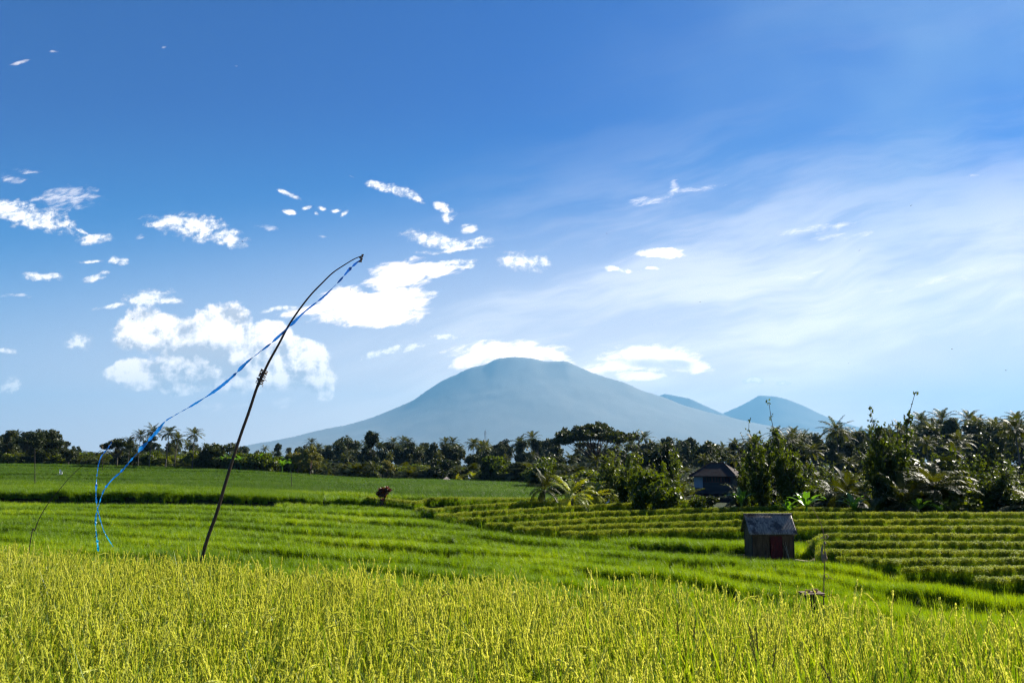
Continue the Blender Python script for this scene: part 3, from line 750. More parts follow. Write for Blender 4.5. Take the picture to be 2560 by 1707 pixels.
    scatter('bank_weeds', 'short dark weeds growing along the terrace banks', coll, 4, np.column_stack([p, z - CAN]), rots(n, .2), np.stack([s, s, s], 1), 'weeds')
M['head2'] = leaf_mat('terrace_rice_head', [(.13, .18, .012), (.20, .26, .016), (.30, .34, .03)], .4, (1.5, 1.3, .35), .5, .3, .15)
M['weed'] = leaf_mat('bank_weed_leaf', [(.014, .030, .006), (.022, .045, .008), (.04, .065, .01)], .3, (1.3, 1.3, .4), .5, .2, .2)
HUTY = Yof(1924, 1388) + .3; HUTX = (1924 - CX) / F * CT * HUTY
build_fields()
#@@TREES
# ------------------------------------------------------------------ trees
def leaves(rs, C, R, n, size, flat=.8, mb=None, mi=0, long=1.5, up=.3):
    """leaf-sized faces gathered in clumps round the centres C with radii R"""
    Q = []
    w = R ** 2; pick = rs.choice(len(C), n, p=w / w.sum())
    v = norm(rs.normal(size=(n, 3))) * (rs.uniform(size=(n, 1)) ** .45); v[:, 2] *= flat
    c = C[pick] + v * R[pick][:, None]
    a = norm(rs.normal(size=(n, 3))); nn = norm(rs.normal(size=(n, 3)) + np.array([0, 0, up]) + v * .4)
    a = norm(np.cross(nn, a)); b = np.cross(nn, a); s = size * rs.uniform(.6, 1.35, (n, 1))
    a = a * s * long * .5; b = b * s * .5
    q = np.stack([c - a, c + b * .9 - a * .1, c + a, c - b * .9 - a * .1], 1)
    mb.quads(q, mi)
def limb(mb, p0, p1, r0, r1, rs, sag=.15, n=5, mi=0, k=5):
    p0 = np.array(p0, float); p1 = np.array(p1, float); L = np.linalg.norm(p1 - p0)
    mid = (p0 + p1) / 2 + rs.normal(size=3) * L * .08 + np.array([0, 0, -L * sag * .4])
    pts = []
    for t in np.linspace(0, 1, n): pts.append((1 - t) ** 2 * p0 + 2 * t * (1 - t) * mid + t * t * p1)
    mb.tube(pts, [r0 + (r1 - r0) * t for t in np.linspace(0, 1, n)], k, mi)
def broadleaf(seed, h, w, style, nl=3800, leaf=.34):
    """returns crown and trunk mesh builders; root at the origin, height h, crown width w"""
    rs = np.random.RandomState(seed); cr = MB(); tk = MB()
    if style == 'umbrella':
        zb, m = h * .62, 52
        th = rs.uniform(0, 6.283, m); r = w * .5 * np.sqrt(rs.uniform(0, 1, m)); z = h * .93 - (r / (w * .5)) ** 2 * h * .20 - np.abs(rs.normal(0, h * .07, m))
        C = np.stack([r * np.cos(th), r * np.sin(th), z], 1); R = rs.uniform(.08, .13, m) * w; flat = .40
    elif style == 'tall':
        m = 20; zz = rs.uniform(.28, .95, m); env = np.sin(np.clip((zz - .15) / .85, 0, 1) * math.pi) ** .6
        th = rs.uniform(0, 6.283, m); r = w * .38 * env * rs.uniform(.2, 1, m)
        C = np.stack([r * np.cos(th), r * np.sin(th), zz * h], 1); R = rs.uniform(.12, .22, m) * w; flat = .9
    elif style == 'bush':
        m = 12; th = rs.uniform(0, 6.283, m); r = w * .34 * np.sqrt(rs.uniform(0, 1, m)); zz = rs.uniform(.18, .85, m)
        C = np.stack([r * np.cos(th), r * np.sin(th), zz * h], 1); R = rs.uniform(.15, .25, m) * w; flat = .85
    else:   # round
        m = 24; v = norm(rs.normal(size=(m, 3))) * (rs.uniform(size=(m, 1)) ** .4)
        C = np.stack([v[:, 0] * w * .36, v[:, 1] * w * .36, h * .62 + v[:, 2] * h * .28], 1); R = rs.uniform(.10, .20, m) * w; flat = .8
    leaves(rs, C, R, nl, leaf, flat, cr)
    # loose twigs of leaves break the outline
    o = rs.choice(len(C), 26); v = norm(rs.normal(size=(26, 3)) + np.array([0, 0, .4]))
    C2 = C[o] + v * R[o][:, None] * np.array([1, 1, flat]) * 1.05
    leaves(rs, C2, np.full(26, w * .05), nl // 9, leaf * .9, 1, cr)
    tr = .022 * h + .06; fork = h * (.42 if style == 'umbrella' else .25)
    tk.tube([(0, 0, -.5), (0, 0, h * .06), (rs.normal() * .02 * h, rs.normal() * .02 * h, fork)], [tr * 1.35, tr, tr * .75], 7)
    for i in range(len(C)):
        if style == 'bush' and i % 2: continue
        limb(tk, (0, 0, fork * rs.uniform(.75, 1.0)), C[i] * np.array([.9, .9, .97]), tr * .42, tr * .08, rs, .3, 5, 0, 4)
    return cr, tk
def upright(seed, h, w, stems, nl, leaf=.26):
    """slender many-stemmed tree: steep whippy branches, leaves sitting along them, gaps of sky between"""
    rs = np.random.RandomState(seed); cr = MB(); tk = MB(); C = []; R = []
    for k in range(stems):
        a = rs.uniform(0, 6.283); sp = w * .62 * math.sqrt(rs.uniform(.05, 1)); hh = h * rs.uniform(.5, .92) if k else h
        p = [np.array([math.cos(a) * .15, math.sin(a) * .15, -.3])]; n = 9
        for t in np.linspace(.12, 1, n):
            p.append(np.array([math.cos(a) * sp * t ** 1.3, math.sin(a) * sp * t ** 1.3, hh * t]) + rs.normal(size=3) * w * .03)
        tk.tube(p, [.07 * (1 - i / (n + 2)) * h / 9 + .012 for i in range(len(p))], 5)
        for i in range(2, len(p)):
            f = i / n
            for q in range(5 if f < .8 else 2):
                v = norm(rs.normal(size=3) + np.array([0, 0, .7])); L = w * .24 * (1.25 - f) * rs.uniform(.5, 1.2) + .15
                e = p[i] + v * L; limb(tk, p[i], e, .02, .008, rs, 0, 3, 0, 3)
                for g in (.45, 1.0):
                    C.append(p[i] + v * L * g); R.append(rs.uniform(.25, .55) * (1.2 - .6 * f) * (1 if f < .85 else .5))
            C.append(p[i] + rs.normal(size=3) * .1); R.append(.22 if f < .85 else .12)
    leaves(rs, np.array(C), np.array(R), nl, leaf, 1.0, cr, 0, 1.7, .2)
    return cr, tk
def frond(rs, mb, base, az, elev, L, nl, lw, ll, droop=1.0, mi=0, rmi=0):
    """one pinnate palm leaf"""
    d = np.array([math.cos(az), math.sin(az), 0.]); s = np.array([-d[1], d[0], 0.]); p = np.array(base, float); n = 9; pts = [p.copy()]; an = elev; T = []
    for k in range(n):
        t = (k + .5) / n; an2 = elev - droop * (t ** 1.5) * 1.75; dr = d * math.cos(an2) + np.array([0, 0, math.sin(an2)])
        p = p + dr * L / n; pts.append(p.copy()); T.append(dr)
    pts = np.array(pts); Q = []
    for i in range(n):
        w0 = .045 * L / 5 * (1 - i / n) + .01; w1 = .045 * L / 5 * (1 - (i + 1) / n) + .01
        Q.append([pts[i] - s * w0, pts[i] + s * w0, pts[i + 1] + s * w1, pts[i + 1] - s * w1])
    mb.quads(Q, rmi); Q = []
    for i in range(nl):
        t = .14 + .86 * (i + .5) / nl; f = t * n; k = min(int(f), n - 1); c = pts[k] + (pts[min(k + 1, n)] - pts[k]) * (f - k); dr = T[k]
        up = np.cross(dr, s); up = up if up[2] > 0 else -up
        for sg in (-1, 1):
            l = ll * math.sin(math.pi * (.12 + .80 * t)) ** .7 * rs.uniform(.85, 1.12)
            dirn = norm(s * sg * .95 + dr * (.45 + .3 * t) + up * rs.uniform(-.1, .25)); e1 = c + dirn * l * .55; e2 = e1 + norm(dirn + np.array([0, 0, -.9 * rs.uniform(.5, 1.3)])) * l * .5
            wd = norm(dr - dirn * dr.dot(dirn)) * lw * .5
            Q.append([c - wd * .6, c + wd * .6, e1 + wd, e1 - wd]); Q.append([e1 - wd, e1 + wd, e2 + wd * .12, e2 - wd * .12])
    mb.quads(Q, mi)
def palm(seed, h, L=4.6, nf=24, nl=20, lw=.13, young=False, young_n=0):
    rs = np.random.RandomState(seed); cr = MB(); tk = MB()
    lean = rs.uniform(0, .07) * h; a = rs.uniform(0, 6.283); pts = []
    for t in np.linspace(0, 1, 8):
        pts.append((math.cos(a) * lean * t * t, math.sin(a) * lean * t * t, h * t - (.5 if t == 0 else 0)))
    tr = .15 if not young else .2
    tk.tube(pts, [tr * 1.5] + [tr * (1.08 - .4 * i / 7) for i in range(1, 8)], 7)
    top = np.array(pts[-1])
    for i in range(nf):
        f = i / nf; el = 1.35 - 1.75 * f ** .85 + rs.normal(0, .08)
        frond(rs, cr, top + np.array([0, 0, .1]), i * 2.399 + rs.normal(0, .15), el, L * rs.uniform(.85, 1.08) * (.8 + .2 * math.sin(math.pi * f)), nl, lw, L * .19, rs.uniform(.35, .85))
    for i in range(6):     # nuts tucked under the crown
        a2 = rs.uniform(0, 6.283); c = top + np.array([math.cos(a2) * .28, math.sin(a2) * .28, -.15 - rs.uniform(0, .2)])
        if not young: tk.tube([c + (0, 0, -.12), c + (0, 0, -.02), c + (0, 0, .1)], [.05, .12, .04], 6)
    return cr, tk
def banana(seed, h=2.6):
    rs = np.random.RandomState(seed); cr = MB(); tk = MB()
    tk.tube([(0, 0, -.2), (.02, 0, h * .25), (.04, .02, h * .5)], [.13, .11, .07], 8)
    for i in range(8):
        az = i * 2.4 + rs.normal(0, .2); el = rs.uniform(.6, 1.35); L = h * rs.uniform(.6, .8); d = np.array([math.cos(az), math.sin(az), 0]); s = np.array([-d[1], d[0], 0]); p = np.array([.04, .02, h * .48]); n = 8
        P0 = []; W0 = []; dr0 = rs.uniform(.7, 1.7)
        for k in range(n + 1):
            t = k / n; an = el - dr0 * t ** 1.6; P0.append(p.copy()); W0.append(.26 * h / 2.6 * math.sin(math.pi * min(1, .04 + .93 * t ** .8)) ** .6 if t > .12 else .025)
            p = p + (d * math.cos(an) + np.array([0, 0, math.sin(an)])) * L / n
        Q = []
        for k in range(n):
            for sg in (-1, 1):
                if rs.uniform() < .12: continue
                u = np.array([0, 0, .35])
                Q.append([P0[k], P0[k + 1], P0[k + 1] + (s * sg + u) * W0[k + 1], P0[k] + (s * sg + u) * W0[k]])
        cr.quads(Q)
    return cr, tk

LIB = {}
def lib(name, cr, tk, cmat, tmat):
    LIB[name] = (cr.mesh(name + '_crown', [cmat]), tk.mesh(name + '_trunk', [tmat], True))
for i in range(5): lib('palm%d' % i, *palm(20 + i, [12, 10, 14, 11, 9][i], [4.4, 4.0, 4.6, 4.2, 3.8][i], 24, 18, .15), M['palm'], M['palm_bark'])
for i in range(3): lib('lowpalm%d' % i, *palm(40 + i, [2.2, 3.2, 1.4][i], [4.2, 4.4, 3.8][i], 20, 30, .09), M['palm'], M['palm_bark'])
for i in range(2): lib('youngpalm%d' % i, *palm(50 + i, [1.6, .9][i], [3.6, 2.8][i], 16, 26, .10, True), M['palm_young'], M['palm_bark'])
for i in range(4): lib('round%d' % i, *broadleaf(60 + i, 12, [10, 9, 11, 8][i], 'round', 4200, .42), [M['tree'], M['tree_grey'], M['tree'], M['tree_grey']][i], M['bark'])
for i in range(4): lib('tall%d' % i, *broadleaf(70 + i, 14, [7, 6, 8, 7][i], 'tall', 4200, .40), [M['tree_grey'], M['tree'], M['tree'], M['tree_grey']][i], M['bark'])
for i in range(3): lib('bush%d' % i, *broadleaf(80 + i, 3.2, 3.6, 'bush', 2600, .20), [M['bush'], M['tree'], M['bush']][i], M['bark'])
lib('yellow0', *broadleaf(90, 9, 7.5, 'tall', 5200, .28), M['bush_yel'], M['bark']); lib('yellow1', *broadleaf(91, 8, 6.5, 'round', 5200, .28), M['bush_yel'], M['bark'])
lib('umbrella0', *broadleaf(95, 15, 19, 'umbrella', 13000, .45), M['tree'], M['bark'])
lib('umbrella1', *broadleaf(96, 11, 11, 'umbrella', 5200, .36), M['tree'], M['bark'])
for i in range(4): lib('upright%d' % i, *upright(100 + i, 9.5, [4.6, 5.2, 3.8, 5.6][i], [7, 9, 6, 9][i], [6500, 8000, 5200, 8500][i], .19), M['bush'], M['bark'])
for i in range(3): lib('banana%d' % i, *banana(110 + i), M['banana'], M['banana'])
LIBH = {'palm0': 15.5, 'palm1': 13.2, 'palm2': 17.6, 'palm3': 14.3, 'palm4': 12, 'lowpalm0': 5.6, 'lowpalm1': 6.7, 'lowpalm2': 4.5, 'youngpalm0': 4.6, 'youngpalm1': 3.2, 'umbrella0': 15.3, 'umbrella1': 11.3,
  'yellow0': 9.3, 'yellow1': 8.3}
for i in range(4): LIBH['round%d' % i] = 12.2; LIBH['tall%d' % i] = 14.8; LIBH['upright%d' % i] = 9.7; LIBH['bush%d' % (i % 3)] = 3.4; LIBH['banana%d' % (i % 3)] = 2.9
NAMES = {'palm': 'palm_tree', 'lowpalm': 'palm_tree', 'youngpalm': 'young_palm', 'round': 'broadleaf_tree', 'tall': 'broadleaf_tree', 'bush': 'bush', 'yellow': 'broadleaf_tree', 'umbrella': 'spreading_tree', 'upright': 'slender_tree', 'banana': 'banana_plant'}
CATS = {'palm': 'palm', 'lowpalm': 'palm', 'youngpalm': 'palm', 'round': 'tree', 'tall': 'tree', 'bush': 'bush', 'yellow': 'tree', 'umbrella': 'tree', 'upright': 'tree', 'banana': 'banana plant'}
PLANTS = []
def plant(kind, px, Y, top=None, label=None, group=None, s=None, rz=None, wide=1.0, dz=0.0):
    """stand a plant of the library on the ground at column px and depth Y; top = row its tip reaches"""
    X, z = gz(px, Y); fam = kind.rstrip('0123456789')
    if top is not None:
        zt = Y * float(vof(top)); s = max(.25, (zt - z) / LIBH[kind])
    rz = random.uniform(0, 6.28) if rz is None else rz
    o = empty(NAMES[fam], (X, Y, z + dz), rz); sw = s * wide; o.scale = (sw, sw, s)
    cr, tk = LIB[kind]
    link('crown', cr, o); link('trunk', tk, o)
    tag(o, label, CATS[fam], group); PLANTS.append((px, Y, kind, o)); return o

# --- trees one can single out
def V_(x, y): return x * V2, y * V2
plant('umbrella0', 1490, 205, 1049, 'huge dark spreading tree with flat wide crown standing above the palms', wide=1.0)
plant('tall1', 927, 230, 1070, 'tall dark bushy topped tree rising from the centre left of the tree line', wide=1.0)
plant('umbrella1', 292, 176, 1090, 'dark round umbrella crowned tree just left of the coconut palms', wide=.9)
plant('round0', 105, 190, 1063, 'big wide dark tree, tallest of the clump at the far left', wide=1.15)
plant('tall0', 20, 195, 1068, 'grey leaved tree at the left edge of the picture')
plant('umbrella1', 75, 188, 1078, 'low flat crowned dark tree between the two tallest at the far left', wide=.9)
plant('tall3', 130, 192, 1066, 'airy grey tree with open top in the far left clump', wide=1.1)
plant('round1', 170, 186, 1108, 'rounded tree right of the far left clump, before the gap of sky')
plant('palm1', 320, 178, 1085, 'short coconut palm, leftmost of the palms on the left skyline')
plant('palm2', 345, 180, 1068, 'coconut palm with bare trunk, second from left on the left skyline')
plant('palm0', 373, 176, 1054, 'tallest coconut palm on the left skyline, behind the blue streamer')
plant('palm3', 414, 178, 1056, 'coconut palm just right of the blue streamer')
plant('palm4', 436, 180, 1074, 'smaller coconut palm leaning beside the one by the streamer')
plant('palm2', 481, 176, 1063, 'lone coconut palm with thick crown at the right end of the left group', wide=1.1)
plant('yellow0', 775, 172, 1114, 'yellow green tree at the field corner beside the orange flag', wide=1.0)
plant('yellow1', 743, 172, 1128, 'paler yellow green tree left of the orange flag', wide=.9)
plant('palm0', 2100, 175, 1036, 'coconut palm standing against the sky right of the small far peak')
plant('palm4', 1890, 210, 1076, 'small lone coconut palm on the skyline below the far peak')
plant('palm3', 2552, 120, 1022, 'coconut palm cut by the right edge of the picture')
plant('youngpalm0', 1430, 70.0, 1163, 'bright yellow green young palm at the end of the terraces', rz=.5, wide=.85)
plant('lowpalm0', 1362, 74.0, 1152, 'dark bushy low palm just left of the bright young palm', wide=.62)
plant('youngpalm1', 1480, 78.0, 1183, 'small yellow palm tuft right of the bright young palm')
plant('upright1', 1975, 68.0, 1012, 'slender many stemmed tree behind the hut, tallest in front of the far peak', wide=.78)
plant('upright0', 1905, 69.0, 1048, 'slender leafy tree left of the tallest one behind the hut', wide=.8)
plant('upright2', 2240, 66.5, 985, 'tallest slender tree with bare whippy tips at the right', wide=.80)
plant('upright3', 2205, 67.5, 1012, 'leafy slender tree crowding the tallest one at the right', wide=.6)
plant('lowpalm1', 2330, 64.5, 1128, 'dark palm with shining fronds arching at the edge of the right terraces', rz=1.1, wide=1.0)
plant('lowpalm2', 2245, 64.0, 1160, 'dark low palm in the shade under the tallest slender tree', wide=.9)
plant('lowpalm0', 2115, 70.0, 1146, 'yellowing low palm left of the dark thicket at the right', wide=.7)
plant('bush0', 1640, 66.5, 1170, 'big light green leafy bush left of the house', wide=1.1)
plant('upright1', 1605, 71, 1085, 'tall loose green tree above the light green bush', wide=.8)
plant('upright0', 1520, 80, 1100, 'leafy tree between the young palm and the house', wide=.9)
plant('tall2', 1665, 96, 1098, 'bushy tree behind the shrubs left of the house', wide=1.0)

plant('upright3', 1680, 70, 1092, 'tall loose green shrub tree left of the house', wide=.72)
plant('upright1', 1560, 74, 1092, 'open leafy shrub tree right of the bright young palm', wide=.6)
plant('bush2', 1745, 66, 1228, 'small light green bush at the foot of the house wall', wide=.9)
plant('lowpalm2', 1838, 76, 1196, 'dark low palm at the lower right of the house', wide=.8)
plant('bush1', 1765, 72, 1236, 'low dark bush in front of the house foundation', wide=1.3)
plant('upright0', 1860, 72, 1130, 'leafy shrub tree at the right corner of the house', wide=.62)
BAN = [(1850, 65.5, 1215, 'tattered dark banana plant right below the house'), (2012, 64.0, 1212, 'banana plant with one upright bright leaf behind the hut'), (1965, 65, 1236, 'low banana plant with leaves drooping left behind the hut'),
       (2130, 64, 1228, 'banana plant left of the dark thicket at the right'), (2290, 62.5, 1232, 'banana plant with bright leaves under the shining palm'), (2340, 62.5, 1240, 'small banana plant right under the shining palm')]
for i, (a, b, c, l) in enumerate(BAN): plant('banana%d' % (i % 3), a, b, c, l, None)
# banana grove beyond the left field
for i in range(16):
    a = 565 + i * 12.5 + random.uniform(-5, 5); plant('banana%d' % (i % 3), a, Wd(a) + random.uniform(.5, 5), None, 'banana plant in the grove by the left field', 'banana plants by the left field', s=random.uniform(1.2, 1.7))

# --- the mass of the wood, tree by tree
TOPX = np.array([0, 100, 130, 180, 230, 290, 340, 400, 480, 520, 560, 650, 750, 850, 900, 1000, 1100, 1200, 1290, 1320, 1430, 1450, 1550, 1650, 1720, 1760, 1800, 1930, 2000, 2100, 2200, 2352, 2500]) * V2
TOPY = np.array([992, 998, 1014, 1028, 1030, 1010, 1006, 1012, 1018, 1026, 1026, 1024, 1014, 1006, 1016, 1016, 1010, 1006, 1008, 1012, 1006, 998, 1001, 1006, 1004, 1000, 986, 972, 976, 958, 952, 956, 956]) * V2
TOPY[:22] -= 9; TOPY[4] += 22
def top_at(px): return float(np.interp(px, TOPX, TOPY))
def zone(px):
    for a, b, z in ((-999, 150, 'at the far left'), (150, 520, 'along the left field'), (520, 900, 'above the left field corner'), (900, 1200, 'under the volcano\'s left foot'), (1200, 1420, 'below the volcano summit'),
                    (1420, 1720, 'near the huge spreading tree'), (1720, 2080, 'behind the house and hut'), (2080, 2330, 'behind the tallest slender tree'), (2330, 9999, 'at the far right')):
        if a <= px < b: return z
def mass(px, Y, kinds, top, layer):
    if 1385 < px < 1600: top = max(top, 1112 + random.uniform(-6, 12))
    k = random.choice(kinds); fam = k.rstrip('0123456789')
    w = {'palm': 'coconut palm', 'lowpalm': 'low palm', 'round': 'round dark tree', 'tall': 'tall bushy tree', 'bush': 'bush', 'upright': 'slender leafy tree', 'yellow': 'yellow green tree', 'youngpalm': 'yellow green young palm', 'umbrella': 'flat topped tree'}[fam]
    z = zone(px); lab = '%s in the %s %s' % (w, layer, z)
    plant(k, px, Y, top, lab, lab.replace(w, w + 's', 1), wide=random.uniform(.85, 1.15))
PK = ['palm0', 'palm1', 'palm2', 'palm3', 'palm4']; TK = ['tall0', 'tall1', 'tall2', 'tall3', 'round0', 'round1', 'round2', 'round3']
for i in range(62):          # skyline row
    a = -60 + i * 44 + random.uniform(-16, 16)
    if 195 < a < 262: top = top_at(a) + 14
    else: top = top_at(a) + random.uniform(-6, 14)
    Y = random.uniform(255, 330) if a < 1750 else random.uniform(190, 260)
    mass(a, Y, PK + TK if a < 1200 or a > 2050 else PK + TK, top, 'skyline row')
for i in range(64):          # second row
    a = -60 + i * 43 + random.uniform(-18, 18); e = Wd(a)
    Y = random.uniform(205, 245) if a < 1350 else (random.uniform(150, 185) if a < 1720 else random.uniform(150, 175))
    if 1738 - 25 < a < 1850 + 10 and Y < 165: Y = 175
    mass(a, Y, PK + PK + TK if a > 520 else TK + TK + PK, top_at(a) + random.uniform(22, 46), 'middle row')
for i in range(60):          # front row
    a = -60 + i * 44.5 + random.uniform(-18, 18)
    if 1715 < a < 1865: continue
    e = Wd(a); Y = e + random.uniform(5, 20) if a < 1350 else random.uniform(100, 135)
    kk = (TK[:4] + ['bush1', 'palm4', 'palm1']) if a < 520 else (PK + ['lowpalm0', 'lowpalm1', 'tall0', 'bush0'] if a < 1400 else PK + ['upright0', 'upright1', 'upright3', 'tall2', 'lowpalm1'])
    b = float(S(a, Y)); mass(a, Y, kk, top_at(a) + random.uniform(55, 95) if a > 520 else top_at(a) + random.uniform(30, 60), 'front row')
for i in range(72):          # understorey along the edge of the fields
    a = -40 + i * 37 + random.uniform(-14, 14); e = Wd(a)
    if 1700 < a < 1870 or 1385 < a < 1470: continue
    Y = e + random.uniform(1.5, 6)
    if a < 520: k = ['bush1', 'bush0', 'lowpalm2', 'bush1']; hh = random.uniform(2.5, 5)
    elif a < 1390: k = ['bush1', 'lowpalm0', 'lowpalm2', 'lowpalm1', 'bush0', 'yellow1'] + (['youngpalm1'] if a > 900 else []); hh = random.uniform(3, 6.5)
    elif a < 1720: k = ['bush0', 'bush2', 'upright0', 'upright3']; hh = random.uniform(2.2, 4.2)
    else: k = ['upright0', 'upright1', 'upright3', 'bush1', 'lowpalm2', 'bush2', 'upright2']; hh = random.uniform(2.6, 5.8)
    k = random.choice(k); fam = k.rstrip('0123456789')
    X, z = gz(a, Y)
    w = {'bush': 'leafy bush', 'lowpalm': 'low palm', 'upright': 'leafy shrub', 'yellow': 'yellow green bush', 'youngpalm': 'yellow green young palm'}[fam]
    if fam == 'youngpalm': hh *= .6
    lab = '%s on the field edge %s' % (w, zone(a))
    plant(k, a, Y, None, lab, lab.replace(w, {'bush': 'leafy bushes'}.get(fam, w + 's'), 1), s=hh / LIBH[k] * (1.0 if fam != 'lowpalm' else .9), wide=random.uniform(1.0, 1.5))
for i in range(34):          # thicket at the right behind the shrubs
    a = 1500 + i * 33 + random.uniform(-14, 14)
    if 1715 < a < 1870: continue
    Y = random.uniform(76, 92); k = random.choice(['upright0', 'upright1', 'upright3', 'tall2', 'upright2', 'lowpalm1'])
    lab = '%s in the thicket %s' % ({'u': 'slender leafy tree', 't': 'bushy tree', 'l': 'arching palm'}[k[0]], zone(a))
    tp = top_at(a) + random.uniform(75, 130) if a < 1900 else top_at(a) + random.uniform(40, 115)
    plant(k, a, Y, tp, lab, lab.replace(' in the', 's in the', 1), wide=random.uniform(.7, 1.1))
# far wood that reads as one mass
def far_wood():
    c = bpy.data.collections.new('far_wood_crowns')
    for k in ('palm0', 'tall0', 'tall2', 'round0', 'round3', 'palm2', 'palm3'):
        c.objects.link(bpy.data.objects.new(k, LIB[k][0]))
    pts = []; sc = []
    for i in range(420):
        a = random.uniform(-150, 2750); Y = random.uniform(270, 480) if a < 1800 else random.uniform(215, 420)
        X, z = gz(a, Y); t = top_at(a) + random.uniform(4, 26) + (14 if 1385 < a < 1600 else 0) + (10 if 185 < a < 270 else 0); s = (Y * float(vof(t)) - z) / 14.5
        pts.append((X, Y, z)); sc.append((s, s, s))
    scatter('far_wood', 'dark mass of palms and trees far behind the fields', c, 7, pts, rots(len(pts), .02), sc, 'wood')
far_wood()
print('plants', len(PLANTS))
#@@THINGS
# ------------------------------------------------------------------ undergrowth
def undergrowth():
    c = bpy.data.collections.new('undergrowth_leaves')
    for k in ('bush0', 'bush1', 'bush2', 'lowpalm2'): c.objects.link(bpy.data.objects.new(k, LIB[k][0]))
    pts = []; sc = []
    for i in range(5200):
        u = random.uniform(-.74, .74); Y = random.uniform(60, 290) ; px = CX + u * F / CT
        if Y < Wd(px) + 2.5: continue
        if 1700 < px < 1880 and Y < 146: continue
        if 770 < px < 865 and Y < 230 or 1075 < px < 1140 and Y < 196: continue
        X, z = gz(px, Y); s = random.uniform(.5, 1.1) * (1.0 if Y < 120 else 1.4); pts.append((X, Y, z - .2)); sc.append((s * 1.3, s * 1.3, s * .8))
    scatter('undergrowth', 'dark leafy undergrowth covering the floor of the wood', c, 4, pts, rots(len(pts), .05), sc, 'undergrowth')
undergrowth()

# ------------------------------------------------------------------ bird scaring poles and streamers
def path(pts, Y, dY=0.0):
    n = len(pts); return [P(x, y, Y + dY * i / (n - 1)) for i, (x, y) in enumerate(pts)]
def densify(pts, m):
    pts = [Vector(p) for p in pts]; out = []
    n = len(pts)
    for i in range(n - 1):
        p0 = pts[max(i - 1, 0)]; p1 = pts[i]; p2 = pts[i + 1]; p3 = pts[min(i + 2, n - 1)]
        for k in range(m):
            t = k / m
            out.append(.5 * ((2 * p1) + (p2 - p0) * t + (2 * p0 - 5 * p1 + 4 * p2 - p3) * t * t + (3 * p1 - p0 - 3 * p2 + p3) * t ** 3))
    out.append(pts[-1]); return out
def culm(pts, r0, r1, name, mat, parent, knot=.34, n=8):
    """bamboo stem with swollen nodes"""
    d = densify(pts, 10); L = 0.0; rr = []; last = 0.0; tot = sum((d[i + 1] - d[i]).length for i in range(len(d) - 1))
    nxt = knot * .5; P2 = []; 
    for i, p in enumerate(d):
        if i: L += (d[i] - d[i - 1]).length
        r = r0 + (r1 - r0) * L / tot
        if L >= nxt and 0 < i < len(d) - 1:
            t = (d[i + 1] - d[i - 1]).normalized()
            P2 += [p - t * .012, p, p + t * .012]; rr += [r, r * 1.13, r]; nxt += knot * random.uniform(.85, 1.15)
        else: P2.append(p); rr.append(r)
    mb = MB(); mb.tube(P2, rr, n); return mb.build(name, mat, parent, True)
def ribbon(name, pts, wid, parent, turns, seed, fold=.35):
    """thin plastic film, twisting; wid is the width at each path point"""
    rs = np.random.RandomState(seed); d = densify(pts, 14); n = len(d); m = (n - 1) / (len(pts) - 1)
    V = []; A = []; ph = 0.0; u = None
    for i, p in enumerate(d):
        t = (d[min(i + 1, n - 1)] - d[max(i - 1, 0)]).normalized()
        if u is None: u = t.cross(Vector((0, 1, 0))).normalized()
        u = (u - t * u.dot(t)).normalized(); w = t.cross(u)
        f = i / m; k = min(int(f), len(pts) - 2); W = wid[k] + (wid[k + 1] - wid[k]) * (f - k)
        ph = turns * 6.283 * i / n + .9 * math.sin(i * .21 + seed) + .5 * math.sin(i * .53)
        a = u * math.cos(ph) + w * math.sin(ph); b = t.cross(a)
        W *= rs.uniform(.85, 1.15) * (.62 + .38 * abs(math.sin(i * .17 + seed)))
        V += [p + a * W * .5, p + b * W * fold * .5 * math.sin(i * .3), p - a * W * .5]; A += [i / n] * 3
    Fq = []
    for i in range(n - 1):
        o = i * 3; Fq += [(o, o + 1, o + 4, o + 3), (o + 1, o + 2, o + 5, o + 4)]
    me = mesh_np(name, [tuple(v) for v in V], [np.array(Fq)], [M['ribbon']], smooth=False)
    at = me.attributes.new('along', 'FLOAT', 'POINT'); at.data.foreach_set('value', np.array(A, np.float32))
    return link(name, me, parent)
